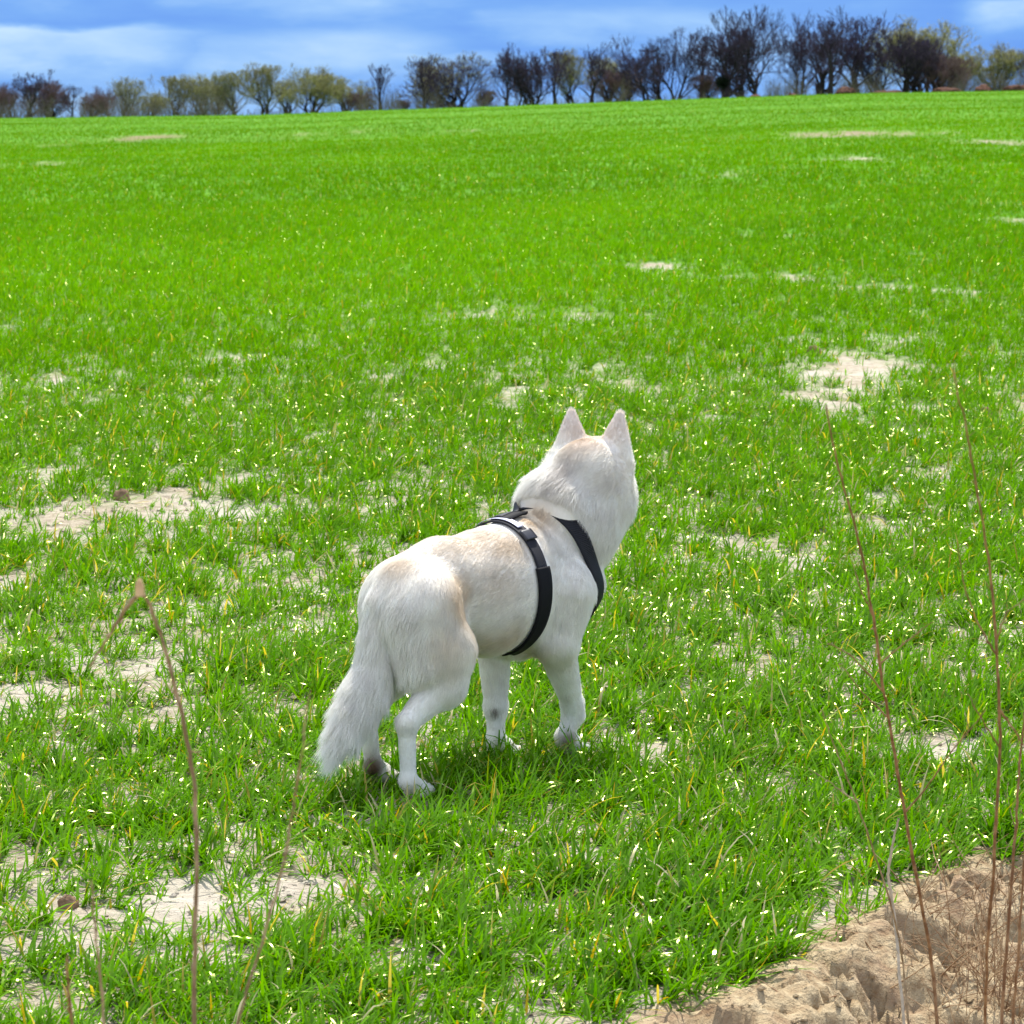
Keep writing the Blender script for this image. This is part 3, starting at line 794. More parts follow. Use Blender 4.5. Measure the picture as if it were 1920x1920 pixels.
# coat ---------------------------------------------------------------------
def make_fur(name, count, seed, rad=.00032):
    r_ = np.random.default_rng(seed)
    tri = np.concatenate([bf[:, [0, 1, 2]], bf[:, [0, 2, 3]]])
    A, B, Cc = bv[tri[:, 0]], bv[tri[:, 1]], bv[tri[:, 2]]
    area = np.linalg.norm(np.cross(B - A, Cc - A), axis=1)
    pick = r_.choice(len(tri), count, p=area / area.sum())
    u, v = r_.random(count), r_.random(count); sw = u + v > 1; u[sw], v[sw] = 1 - u[sw], 1 - v[sw]
    P = A[pick] + (B - A)[pick] * u[:, None] + (Cc - A)[pick] * v[:, None]
    P = P[P[:, 2] > .004]; n = len(P)
    N = grad(P)
    W = np.zeros(n); FL = np.zeros((n, 3)); LN = np.zeros(n); LI = np.zeros(n)
    for p_ in prims:
        wq = np.exp(-np.clip(prim_d(p_, P), -.02, None) / .012)
        W += wq; FL += wq[:, None] * p_['flow']; LN += wq * p_['fur']; LI += wq * p_['lift']
    FL /= W[:, None]; LN /= W; LI /= W
    # the lie of the coat, combed a little unevenly so that it gathers in locks
    sc = 22
    jit = np.stack([vn3(P, sc, 41), vn3(P, sc, 47), vn3(P, sc, 53)], -1) - .5
    jit2 = np.stack([vn3(P, 75, 141), vn3(P, 75, 147), vn3(P, 75, 153)], -1) - .5
    FL = FL + jit * 1.2 + jit2 * 1.0 + r_.normal(0, .10, (n, 3))
    T = FL - N * np.sum(FL * N, 1)[:, None]
    T /= np.linalg.norm(T, axis=1, keepdims=True) + 1e-9
    LN = np.where(LN < .012, LN * 1.1, LN)
    LN = LN * 1.2 * r_.uniform(.55, 1.15, n)
    # hair is pressed flat under the straps
    for pts, wd in STRAPS:
        dmin = np.full(n, 9.); near = np.zeros((n, 3))
        for q in pts[::2]:
            dq = np.linalg.norm(P - q, axis=1); cl_ = dq < dmin
            dmin = np.where(cl_, dq, dmin); near[cl_] = q
        up = np.sum((near - P) * T, 1) > 0                 # this hair points at the strap
        LN = LN * np.clip((dmin - wd * .48) / np.where(up, .032, .005), 0.10, 1)
    lift = LI * 1.5 * (.6 + 1.0 * vn3(P, 30, 61)) + np.abs(r_.normal(0, .05, n)) + .05
    dirv = T * np.cos(lift)[:, None] + N * np.sin(lift)[:, None]
    K = 4
    pts = np.empty((n, K, 3), np.float32)
    for i in range(K):
        s_ = i / (K - 1)
        bend = (T * .10 + np.array([0, 0, -.22])) * (s_ ** 2)
        pts[:, i] = P + (dirv * s_ + bend * .6 - N * .03 * s_ ** 2) * LN[:, None] - N * .001
    pts[:, :, 2] = np.maximum(pts[:, :, 2], .002)
    cu = bpy.data.hair_curves.new(name)
    cu.add_curves([K] * n)
    cu.position_data.foreach_set('vector', pts.reshape(-1))
    ra = cu.attributes.get('radius') or cu.attributes.new('radius', 'FLOAT', 'POINT')
    rv = np.tile(np.array([1, .85, .6, .15]) * rad, n).astype(np.float32)
    ra.data.foreach_set('value', rv)
    cc = coat_colour(P) * r_.uniform(.92, 1.1, n)[:, None] * (1 + .5 * (vn3(P, 55, 71) - .5))[:, None]
    ca = cu.attributes.new('tint', 'FLOAT_COLOR', 'CURVE')
    c4 = np.ones((n, 4), np.float32); c4[:, :3] = np.clip(cc, 0, .93); ca.data.foreach_set('color', c4.ravel())
    return cu
m_fur, t, out = material('white_fur')
at = t.new('ShaderNodeAttribute', attribute_name='tint').outputs['Color']
df = t.new('ShaderNodeBsdfDiffuse'); t.l.new(at, df.inputs[0])
tl = t.new('ShaderNodeBsdfTranslucent'); t.l.new(at, tl.inputs[0])
gl = t.new('ShaderNodeBsdfGlossy'); gl.inputs['Roughness'].default_value = .5; gl.inputs['Color'].default_value = (.9, .9, .9, 1)
m1 = t.new('ShaderNodeMixShader'); m1.inputs[0].default_value = .35; t.l.new(df.outputs[0], m1.inputs[1]); t.l.new(tl.outputs[0], m1.inputs[2])
m2 = t.new('ShaderNodeMixShader'); m2.inputs[0].default_value = .05; t.l.new(m1.outputs[0], m2.inputs[1]); t.l.new(gl.outputs[0], m2.inputs[2])
t.l.new(m2.outputs[0], out.inputs[0])
fur = link('fur', make_fur('fur', 280000, 5), dog, m_fur)
# ------------------------------------------------------------------ trees beyond the crest
def bark(name, c0, c1):
    m, t, out = material(name)
    tcn = t.new('ShaderNodeTexCoord').outputs['Object']
    bs = principled(t, t.mix(t.noise(tcn, 3.0, 4, .6), c0, c1), .9, .1)
    t.l.new(bs.outputs[0], out.inputs[0]); return m
m_bark = bark('dark_bark', (.020, .016, .020), (.050, .038, .040))
m_twig_dark = bark('dark_purple_twigs', (.033, .024, .045), (.078, .056, .085))
m_twig_brown = bark('reddish_brown_twigs', (.10, .062, .066), (.18, .115, .11))
m_twig_olive = bark('olive_twigs', (.12, .115, .06), (.22, .20, .10))
def leafy(name, c0, c1):
    m, t, out = material(name)
    tcn = t.new('ShaderNodeTexCoord').outputs['Object']
    c_ = t.mix(t.noise(tcn, 1.3, 3, .6), c0, c1)
    pb = principled(t, c_, .6, .2)
    tr = t.new('ShaderNodeBsdfTranslucent'); t.l.new(c_, tr.inputs[0])
    ms = t.new('ShaderNodeMixShader'); ms.inputs[0].default_value = .35
    t.l.new(pb.outputs[0], ms.inputs[1]); t.l.new(tr.outputs[0], ms.inputs[2]); t.l.new(ms.outputs[0], out.inputs[0])
    return m
m_bud = leafy('spring_buds', (.27, .27, .085), (.40, .38, .14))
m_bud_pale = leafy('pale_spring_buds', (.30, .31, .14), (.42, .42, .22))

def tubes(segs, sides=4):
    """segs: list of (p0, p1, r0, r1) -> verts, quads"""
    S = np.array([np.concatenate([a, b, [r0, r1]]) for a, b, r0, r1 in segs])
    a, b, r0, r1 = S[:, :3], S[:, 3:6], S[:, 6], S[:, 7]
    d = b - a; d /= np.linalg.norm(d, axis=1, keepdims=True) + 1e-9
    h = np.where(np.abs(d[:, 2:3]) > .9, np.array([[1., 0, 0]]), np.array([[0, 0, 1.]]))
    u = np.cross(d, h); u /= np.linalg.norm(u, axis=1, keepdims=True); v = np.cross(d, u)
    th = np.arange(sides) * 2 * np.pi / sides
    ring = np.cos(th)[None, :, None] * u[:, None] + np.sin(th)[None, :, None] * v[:, None]
    V = np.concatenate([a[:, None] + ring * r0[:, None, None], b[:, None] + ring * r1[:, None, None]], 1)
    n = len(S); o = np.arange(n)[:, None, None] * 2 * sides
    i = np.arange(sides); q = np.stack([i, (i + 1) % sides, (i + 1) % sides + sides, i + sides], -1)
    return V.reshape(-1, 3), (o + q[None]).reshape(-1, 4)

def unit(v): return v / (np.linalg.norm(v) + 1e-9)
def grow_tree(seed, stems=1, spread=.25, up=.48, ratio=.72, depth=6, crook=.16, splay=.5, first=.24, base_r=.028, kids=2.55, twig_r=.0012, droop=0.0):
    """a bare tree of unit height: trunk segments, twig segments and the twig ends"""
    r_ = np.random.default_rng(seed)
    wood, twig, ends = [], [], []
    def branch(p, d, L, r, lev):
        n = 3 if lev > 0 else 5
        for i in range(n):
            d = unit(d + r_.normal(0, crook, 3) + np.array([0, 0, up * (.28 if lev else .12)]) - np.array([0, 0, droop * (1 if lev > 3 else 0)]))
            q = p + d * L / n; r2 = max(r * (.88 if i < n - 1 else .8), twig_r)
            (wood if lev <= 2 else twig).append((p, q, r, r2))
            if lev >= 1 and i < n - 1 and r_.random() < .6 and lev < depth:
                side = unit(d + unit(np.cross(d, r_.normal(size=3))) * splay * 1.5)
                branch(q, side, L * ratio * .7, max(r2 * .5, twig_r), lev + 1 + (lev > 1))
            if lev == 0 and (i >= 1 or stems > 1 or r_.random() < .6):
                for _k in range(1 + (r_.random() < .5)):
                    side = unit(d + unit(np.cross(d, r_.normal(size=3))) * splay * 2.0)
                    branch(q, side, L * ratio * r_.uniform(.8, 1.25), r2 * .42, 2)
            p, r = q, r2
        if lev >= depth:
            ends.append(p); return
        k = 2 + (r_.random() < kids - 2)
        ph = r_.random() * 6.28
        side0 = unit(np.cross(d, [.3, .2, 1.]))
        for j in range(k):
            a = ph + j * 2 * np.pi / k + r_.normal(0, .3)
            s_ = side0 * math.cos(a) + np.cross(d, side0) * math.sin(a)
            branch(p, unit(d + s_ * splay * r_.uniform(.6, 1.15)), L * ratio * r_.uniform(.8, 1.15), max(r * .68, twig_r), lev + 1)
    for s_ in range(stems):
        a = s_ * 2 * np.pi / stems + r_.random()
        d = unit(np.array([math.cos(a) * spread, math.sin(a) * spread, 1])) if stems > 1 else unit(np.array([r_.normal(0, .06), r_.normal(0, .06), 1]))
        p0 = np.array([math.cos(a), math.sin(a), 0]) * (.02 * (stems > 1)) + np.array([0, 0, -.03])
        branch(p0, d, first * r_.uniform(.85, 1.15), base_r * (1 if stems == 1 else .65), 0)
    allp = np.array([s[1] for s in wood + twig]); top = np.percentile(allp[:, 2], 99.7)
    k = 1 / top
    w_ = (np.percentile(np.abs(allp[:, 0]), 88) + np.percentile(np.abs(allp[:, 1]), 88)) * k
    f = lambda S: [(a * k, b * k, r0 * k, r1 * k) for a, b, r0, r1 in S]
    return f(wood), f(twig), [e * k for e in ends], w_

def bud_mesh(pts, n_each, size, seed, spread):
    r_ = np.random.default_rng(seed)
    P = np.repeat(np.array(pts), n_each, 0); P = P + r_.normal(0, spread, P.shape)
    a = r_.normal(size=P.shape); a /= np.linalg.norm(a, axis=1, keepdims=True)
    b = np.cross(a, r_.normal(size=P.shape)); b /= np.linalg.norm(b, axis=1, keepdims=True)
    s_ = (size * r_.uniform(.6, 1.3, len(P)))[:, None]
    V = np.stack([P - a * s_, P + b * s_ * .5, P + a * s_, P - b * s_ * .5], 1).reshape(-1, 3)
    return V, np.arange(len(V)).reshape(-1, 4)

PROTO = {}
def proto(key, tw, bud=None, nbud=3, bsize=.006, bspread=.008, **kw):
    wood, twig, ends, width = grow_tree(**kw)
    Vw, Fw = tubes(wood, 5); Vt, Ft = tubes(twig, 3)
    tm = mesh_uniform('trunk', Vw, Fw, True); cm = mesh_uniform('crown', Vt, Ft, True)
    tm.materials.append(m_bark); cm.materials.append(tw)
    bm_ = None
    if bud is not None:
        Vb, Fb = bud_mesh(ends, nbud, bsize, 3, bspread)
        bm_ = mesh_uniform('buds', Vb, Fb, False); bm_.materials.append(bud)
    PROTO[key] = (tm, cm, bm_, width)
proto('dark_a', m_twig_dark, seed=11, splay=.42, first=.24)
proto('dark_b', m_twig_dark, seed=12, splay=.50, first=.20, stems=2, spread=.25)
proto('dark_c', m_twig_dark, seed=19, splay=.50, first=.20, crook=.20)
proto('dark_d', m_twig_dark, seed=31, splay=.45, first=.22, crook=.18, stems=2, spread=.15)
proto('dark_slim', m_twig_dark, seed=14, splay=.36, first=.25, ratio=.66)
proto('dark_bushy', m_twig_dark, seed=15, splay=.55, first=.16, stems=3, spread=.35)
proto('brown_a', m_twig_brown, seed=16, splay=.48, first=.20, stems=2, spread=.2)
proto('brown_b', m_twig_brown, seed=17, splay=.60, first=.14, stems=4, spread=.45)
proto('olive_dome', m_twig_olive, m_bud, 2, .009, .014, seed=18, splay=.45, first=.18, stems=4, spread=.5, up=.3)
proto('olive_tall', m_twig_olive, m_bud, 1, .009, .012, seed=29, splay=.44, first=.22, stems=2, spread=.2)
proto('olive_pale', m_twig_olive, m_bud_pale, 2, .009, .014, seed=20, splay=.46, first=.2, stems=3, spread=.28, depth=5, kids=2.8)
proto('mixed', m_twig_dark, m_bud, 1, .009, .012, seed=21, splay=.48, first=.18, stems=5, spread=.5, up=.3)

def tree(key, name, px, top, w_px, Y, rz, label, group, base=None):
    crest_py = float(np.interp((px - 960) / F_PX, _cq, (EYE - _cz) / CREST * F_PX + 215))
    x = (px - 960) / F_PX * Y * 1.003
    zb = float(ground_z(x, Y, False))
    ztop = EYE + (215 - top) / F_PX * Y
    h = ztop - zb
    tm, cm, bm_, width = PROTO[key]
    w = w_px * 1.12 / F_PX * Y
    o = bpy.data.objects.new(name, None); col.objects.link(o)
    o.location = (x, Y, zb); o.rotation_euler = (0, 0, rz)
    sxy = float(np.clip(w / width, .6 * h, 1.25 * h))
    o.scale = (sxy, sxy, h); o.empty_display_size = .1
    for nm, me in (('trunk', tm), ('crown', cm), ('buds', bm_)):
        if me is None: continue
        c = bpy.data.objects.new(nm, me); col.objects.link(c); c.parent = o
    tag(o, label, 'tree', group)
    return o
GL, GM, GR = 'bare trees at the left end of the field edge', 'trees along the middle of the field edge', 'tall trees at the right of the field edge'
TREES = [
 ('brown_a', 'bare_tree', 8, 158, 62, 322, .3, 'reddish bare tree cut off by the left edge of the photo', GL),
 ('dark_c', 'bare_tree', 62, 133, 85, 318, 1.1, 'tallest dark bare tree of the far left clump', GL),
 ('brown_b', 'bare_tree', 103, 152, 68, 326, 2.2, 'reddish brown twiggy tree just right of the tallest far left tree', GL),
 ('dark_slim', 'bare_tree', 146, 160, 40, 316, .7, 'slim dark slanting tree right of the reddish far left clump', GL),
 ('brown_b', 'bare_shrub', 182, 176, 52, 320, 3.0, 'low brown bare shrub between the slim slanting tree and the bushy brown one', GL),
 ('brown_a', 'bare_tree', 214, 164, 66, 324, 4.1, 'short bushy brown tree left of the first greenish trees', GL),
 ('olive_pale', 'budding_tree', 243, 147, 70, 330, .2, 'pale green wispy tree behind the short bushy brown tree', GM),
 ('olive_dome', 'budding_shrub', 292, 176, 88, 322, 1.3, 'low olive shrub between two taller greenish trees at left', GM),
 ('olive_tall', 'budding_tree', 337, 142, 74, 326, 2.4, 'olive tree with a rounded top above the low olive shrub', GM),
 ('olive_pale', 'budding_tree', 386, 141, 62, 330, 3.3, 'pale spindly tree with sky showing through, right of the round-topped olive tree', GM),
 ('olive_tall', 'budding_tree', 448, 136, 72, 320, 4.6, 'olive tree with one dark trunk, left of the tallest olive tree', GM),
 ('olive_tall', 'budding_tree', 503, 122, 88, 324, 5.4, 'tallest of the olive trees at left of centre', GM),
 ('olive_dome', 'budding_tree', 588, 130, 104, 318, .9, 'broad fan-shaped olive tree with a domed crown and many forking limbs', GM),
 ('olive_dome', 'budding_tree', 652, 152, 84, 328, 2.7, 'lower rounded olive tree joined to the right side of the fan-shaped one', GM),
 ('dark_slim', 'bare_tree', 717, 122, 66, 318, 2.0, 'lone thin dark bare tree standing in a gap of sky left of centre', GM),
 ('brown_b', 'bare_shrub', 762, 186, 56, 322, 1.5, 'low bare scrub bush in the gap right of the lone dark tree', GM),
 ('dark_slim', 'bare_tree', 797, 110, 50, 316, 3.9, 'slim dark tree against the left side of the wide green-topped tree', GM),
 ('mixed', 'budding_tree', 858, 106, 120, 324, .5, 'wide tree with dark limbs and a pale green top, left of centre', GM),
 ('brown_b', 'bare_shrub', 912, 168, 50, 322, 5.0, 'small bare bush at the right foot of the wide green-topped tree', GM),
 ('dark_slim', 'bare_tree', 950, 103, 48, 318, 5.7, 'narrow dark tree just left of the centre dark clump', GM),
 ('dark_bushy', 'bare_tree', 1000, 90, 84, 320, .8, 'bushy dark tree that is the widest of the centre clump', GM),
 ('dark_slim', 'bare_tree', 1040, 92, 44, 326, 1.9, 'slim dark upright tree in the middle of the centre clump', GM),
 ('olive_tall', 'budding_tree', 1070, 96, 62, 330, 2.9, 'olive-tinted tree with a dark trunk behind the centre clump', GM),
 ('dark_a', 'bare_tree', 1108, 87, 54, 318, 3.6, 'upright dark tree at the right end of the centre clump', GM),
 ('olive_pale', 'budding_tree', 1140, 108, 72, 328, 4.4, 'pale greenish tree between the centre clump and the dark pair', GM),
 ('dark_d', 'bare_tree', 1208, 74, 78, 318, 5.2, 'left one of the pair of dark trees standing apart from the tall group', GR),
 ('dark_b', 'bare_tree', 1264, 58, 86, 320, .1, 'right one of the pair, a dark tree with an open V-shaped fork', GR),
 ('dark_c', 'bare_tree', 1350, 46, 100, 318, 1.0, 'sprawling dark tree with an ivy clump on its lower trunk', GR),
 ('brown_b', 'bare_shrub', 1318, 138, 70, 324, 2.0, 'low bare bush below the left side of the sprawling dark tree', GR),
 ('dark_b', 'bare_tree', 1412, 19, 118, 320, 4.2, 'tallest tree of all, at the left of the tall dark group', GR),
 ('dark_d', 'bare_tree', 1492, 30, 86, 324, 3.1, 'dark tree second from left in the tall dark group, with a leaning trunk', GR),
 ('dark_slim', 'bare_tree', 1548, 32, 64, 318, 4.8, 'narrow dark tree in the middle of the tall dark group', GR),
 ('dark_a', 'bare_tree', 1596, 22, 94, 322, 5.9, 'tall dark tree with a clean upright trunk, right of the middle of the tall group', GR),
 ('dark_bushy', 'bare_tree', 1640, 64, 86, 326, .4, 'dense dark tree half hidden at the right end of the tall group', GR),
 ('dark_bushy', 'bare_tree', 1692, 58, 104, 320, 1.7, 'dense dark thicket tree in front of the big yellow-green dome', GR),
 ('olive_dome', 'budding_tree', 1726, 44, 176, 334, 3.5, 'big yellow-green domed tree rising behind the dark thicket tree', GR),
 ('brown_b', 'bare_tree', 1752, 104, 90, 318, 2.6, 'low dark brown bush at the right foot of the big green dome', GR),
 ('olive_pale', 'budding_tree', 1792, 108, 80, 330, 4.0, 'pale green tree sloping down right of the big green dome', GR),
 ('olive_dome', 'budding_tree', 1862, 88, 120, 322, 5.1, 'round yellow-green tree near the right edge', GR),
 ('dark_slim', 'bare_tree', 1916, 96, 46, 318, .6, 'slim dark tree cut off by the right edge of the photo', GR),
]
TREES += [
 ('dark_c', 'bare_tree', 1384, 62, 84, 330, 2.3, 'dark tree set back between the sprawling ivy-clad tree and the tallest tree', GR),
 ('dark_c', 'bare_tree', 1524, 44, 84, 331, .9, 'dark tree set back to the left of the narrow middle tree of the tall group', GR),
 ('dark_c', 'bare_tree', 1236, 96, 70, 328, 3.4, 'smaller dark tree filling the gap within the standing-apart pair', GR),
 ('dark_slim', 'bare_tree', 1310, 84, 60, 326, 5.2, 'thin dark tree between the pair and the sprawling ivy-clad tree', GR),
 ('brown_b', 'bare_shrub', 1168, 128, 70, 326, 1.2, 'low bare bush just left of the pair of dark trees', GR),
 ('brown_a', 'bare_tree', 975, 120, 64, 328, 5.9, 'brown tree set back at the left of the centre clump', GM),
 ('olive_pale', 'budding_tree', 545, 148, 66, 330, 2.5, 'pale wispy tree filling the gap left of the fan-shaped olive tree', GM),
 ('olive_pale', 'budding_tree', 415, 156, 60, 332, 5.0, 'low pale tree between the spindly tree and the one with a dark trunk', GM),
 ('brown_a', 'bare_tree', 30, 160, 60, 328, 4.7, 'reddish brown tree set back left of the tallest far left tree', GL),
 ('brown_b', 'bare_shrub', 688, 172, 56, 326, .3, 'low bare bush just left of the lone thin dark tree', GM),
]
tobj = [tree(*a) for a in TREES]
# ivy clump on the sprawling tree
ivy_owner = [o for o in tobj if 'ivy clump' in o['label']][0]
r_ = np.random.default_rng(4)
pts = r_.normal(0, 1, (900, 3)); pts /= np.linalg.norm(pts, axis=1, keepdims=True); pts *= r_.random((900, 1)) ** .4
pts = pts * np.array([.05, .05, .06]) * (1 + .5 * np.sin(pts[:, :1] * 7 + pts[:, 2:] * 9)) + np.array([.0, 0, .22])
Vb, Fb = bud_mesh(pts, 2, .016, 5, .006)
m_ivy = leafy('ivy_leaves', (.006, .012, .006), (.018, .026, .012))
link('ivy_clump', mesh_uniform('ivy_clump', Vb, Fb, False), ivy_owner, m_ivy)

# rough scrub along the foot of the trees: nobody could count it
segs = []
r_ = np.random.default_rng(8)
for i in range(6500):
    q = r_.uniform(-.215, .215); Y = r_.uniform(306, 332)
    dens = .35 + .65 * (fbm(np.array([q * 60]), np.array([0.]), 5, 3)[0] > .48)
    if r_.random() > dens: continue
    x = q * Y; z = float(ground_z(x, Y, False)) - .05
    h = r_.uniform(.6, 3.2) * dens
    d = unit(np.array([r_.normal(0, .35), r_.normal(0, .35), 1])); p = np.array([x, Y, z]); pr_ = .022
    for k in range(3):
        qn = p + d * h / 3; segs.append((p, qn, pr_, pr_ * .7)); 
        if k: 
            s_ = unit(d + r_.normal(0, .6, 3)); segs.append((p, p + s_ * h * .35, pr_ * .6, .006))
        p = qn; pr_ *= .7; d = unit(d + r_.normal(0, .25, 3))
Vt, Ft = tubes(segs, 3)
scrub = link('scrub', mesh_uniform('scrub', Vt, Ft, True), None, bark('scrub_twigs', (.09, .07, .06), (.17, .145, .11)))
tag(scrub, 'brown bare undergrowth along the foot of the tree line', 'undergrowth', kind='stuff')

# heaps of earth and dead grass along the crest at the right
m_heap, t, out = material('dead_grass_heap')
tcn = t.new('ShaderNodeTexCoord').outputs['Object']
bs = principled(t, t.ramp(t.noise(tcn, 5, 5, .7), [(.3, (.035, .018, .014)), (.55, (.10, .052, .036)), (.75, (.20, .12, .08))]), .95, .05)
t.l.new(bs.outputs[0], out.inputs[0])
def lumpy(rx, ry, rz_, seed, rough=.35, nu=40, nv=16, freq=2.2):
    u = np.linspace(0, 2 * np.pi, nu, endpoint=False); v = np.linspace(-.25, 1, nv) * np.pi / 2
    U, Vv = np.meshgrid(u, v)
    X, Y, Z = np.cos(U) * np.cos(Vv), np.sin(U) * np.cos(Vv), np.sin(Vv)
    P = np.stack([X, Y, Z], -1).reshape(-1, 3)
    n = vn3(P + seed * 3.7, freq, seed) - .5; n2 = vn3(P + seed * 1.3, freq * 3, seed + 2) - .5
    P = P * (1 + rough * 2 * n + rough * n2)[:, None]
    P = P * np.array([rx, ry, rz_])
    F_ = []
    for j in range(nv - 1):
        for i in range(nu): F_.append((j * nu + i, j * nu + (i + 1) % nu, (j + 1) * nu + (i + 1) % nu, (j + 1) * nu + i))
    return mesh_uniform('heap', P, F_, True)
for px, w, h, lab in [(1578, 44, 15, 'reddish brown earth heap under the tall upright dark tree on the crest'), (1480, 22, 6, 'smallest brown heap on the crest, under the leaning dark tree'),
                      (1768, 60, 10, 'long low brown heap on the crest under the big green dome'), (1834, 34, 15, 'pointed brown heap left of the round yellow-green tree'),
                      (1902, 80, 12, 'wide brown heap on the crest reaching the right edge'), (1412, 26, 5, 'flat brown heap on the crest below the tallest tree'), (1660, 70, 6, 'thin line of brown earth below the dense dark trees')]:
    Y = 303.5; x = (px - 960) / F_PX * Y; z = float(ground_z(x, Y, False))
    o = link('earth_heap', lumpy(w / 2.4 / F_PX * Y, 1.4, h / F_PX * Y * .85, int(px), .5), None, m_heap, (x, Y, z))
    tag(o, lab, 'earth heap', 'brown heaps along the field crest')
# ------------------------------------------------------------------ clods, stalks and dead grass in the foreground
m_clod, t, out = material('dry_brown_clod')
tcn = t.new('ShaderNodeTexCoord').outputs['Object']
nn = t.noise(tcn, 22, 5, .65)
bs = principled(t, t.ramp(nn, [(.3, (.10, .06, .035)), (.6, (.24, .16, .10)), (.8, (.34, .25, .17))]), .95, .05, bump(t, nn, .8, .02))
t.l.new(bs.outputs[0], out.inputs[0])
for px, py, w, h, lab in [(228, 935, 34, 22, 'dark brown soil clod beside the bare patch at left'), (1526, 660, 30, 20, 'brown soil clod just above the large bare sandy patch'),
                          (1848, 776, 28, 18, 'brown soil clod in the green crop near the right edge'), (128, 1690, 44, 26, 'brown soil clod at lower left behind the weed stalks'),
                          (48, 942, 26, 14, 'small dark clod at the left edge above the bare patch'), (800, 853, 16, 9, 'tiny dark clod in the crop up left of the dog')]:
    x, y = ground_at_px(px, py + h * .3); z = float(ground_z(x, y))
    o = link('soil_clod', lumpy(w / 2 / F_PX * y, w / 2.4 / F_PX * y, h / F_PX * y * .95, int(px) % 97, .34, 28, 12, 2.6), None, m_clod, (x, y, z))
    tag(o, lab, 'soil clod', 'soil clods lying in the crop')

def stalk_mat(name, c0, c1):
    m, t, out = material(name)
    tcn = t.new('ShaderNodeTexCoord').outputs['Object']
    bs = principled(t, t.mix(t.smooth(t.noise(tcn, 30, 3, .6), .4, .65), c0, c1), .7, .25)
    t.l.new(bs.outputs[0], out.inputs[0]); return m
m_st_red = stalk_mat('reddish_stalk', (.16, .080, .038), (.31, .19, .10))
m_st_brown = stalk_mat('brown_stalk', (.20, .14, .08), (.36, .28, .18))
m_st_grey = stalk_mat('pale_dead_stalk', (.36, .33, .27), (.52, .48, .40))
m_st_tip = stalk_mat('straw_tip', (.45, .30, .14), (.60, .44, .24))

def px3(px, py, dist):
    """the point at that place in the view at the given distance ahead"""
    c, s = math.cos(PITCH), math.sin(PITCH)
    dx, dz = (px - 960) / F_PX, -(py - 960) / F_PX
    d = np.array([dx, c + dz * s, -s + dz * c])
    return np.array([0, 0, EYE]) + d * (dist / d[1])
def stem_path(pts, r0, r1, seed=1, sub=7, kink=.0006):
    r_ = np.random.default_rng(seed)
    pts = np.array(pts); tt = np.arange(len(pts)); fine = np.linspace(0, len(pts) - 1, (len(pts) - 1) * sub + 1)
    # smooth through the points
    P = np.stack([np.interp(fine, tt, pts[:, i]) for i in range(3)], -1)
    for _ in range(3): P[1:-1] = (P[:-2] + 2 * P[1:-1] + P[2:]) / 4
    P[1:] += r_.normal(0, kink, (len(P) - 1, 3))
    rr = np.interp(fine, [0, len(pts) - 1], [r0, r1]) * r_.uniform(.88, 1.12, len(P))
    return [(P[i], P[i + 1], rr[i], rr[i + 1]) for i in range(len(P) - 1)]
def stalk(name, label, group, mains, mat, dist, r0, r1, branches=(), tip=None, seed=1, lean=.12):
    """mains: polyline from foot to tip; the foot is carried down to the ground"""
    dists = np.linspace(dist, dist - lean, len(mains))
    P = [px3(px, py, d) for (px, py), d in zip(mains, dists)]
    foot = P[0].copy(); v = unit(P[0] - P[1])
    fz = float(ground_z(foot[0], foot[1]))
    if foot[2] > fz: 
        v = np.array([v[0] * .5, .05, -1.]); foot2 = foot + v * (foot[2] - fz + .01); P = [foot2] + P
    base = P[0].copy()
    segs = stem_path(P, r0, r1, seed)
    r_ = np.random.default_rng(seed + 40); nmain = len(segs)
    for poly, rb in branches:
        B = [px3(px, py, np.interp(-py, [-q_[1] for q_ in mains], dists[:len(mains)]) + .03 * i) for i, (px, py) in enumerate(poly)]
        k_ = min(range(len(segs)), key=lambda i: np.linalg.norm(segs[i][0] - B[0]) + (99 if i > nmain else 0))
        B[0] = segs[k_][0]
        segs += stem_path(B, rb, rb * .4, seed + 3)
    # short side twigs and bud scales
    for a, b, ra, rb in list(segs)[::5]:
        d = unit(unit(b - a) + r_.normal(0, .5, 3)); L = r_.uniform(.006, .022)
        segs.append((a, a + d * L, ra * .55, ra * .25))
    segs = [(a - base, b - base, ra, rb) for a, b, ra, rb in segs]
    V, F_ = tubes(segs, 6)
    o = link(name, mesh_uniform(name, V, F_, True), None, mat, tuple(base))
    if tip is not None:
        c = px3(tip[0], tip[1], dist - lean) - base
        me = lumpy(.0045, .0045, .012, 3, .2, 14, 8); tp = link('withered_tip', me, o, m_st_tip, tuple(c))
    tag(o, label, 'weed stalk', group)
    return o
GS1, GS2 = 'blurred weed stalks at the lower left', 'reddish weed stalks at the right'
stalk('weed_stalk', 'tall brown bent stalk at lower left with a pale withered tip', GS1, [(362, 1925), (368, 1720), (370, 1500), (342, 1340), (308, 1210), (283, 1140), (262, 1100)], m_st_brown, 2.9, .0028, .0016,
      [([(262, 1100), (244, 1130), (215, 1175), (190, 1215), (168, 1250)], .0024)], tip=(262, 1108), seed=3, lean=.25)
stalk('weed_stalk', 'thin faint stalk standing just left of the dog tail', GS1, [(440, 1925), (500, 1740), (538, 1590), (556, 1480), (568, 1400), (578, 1300)], m_st_brown, 2.7, .0017, .0007, seed=4, lean=.2)
stalk('weed_stalk', 'short reddish stalk nearest the lower left corner', GS1, [(136, 1930), (130, 1860), (124, 1790)], m_st_red, 2.8, .0020, .0010, seed=5)
stalk('weed_stalk', 'short grey stalk between the corner stalk and the tall bent one', GS1, [(198, 1930), (188, 1830), (178, 1740), (172, 1650)], m_st_brown, 2.8, .0018, .0009, seed=6)
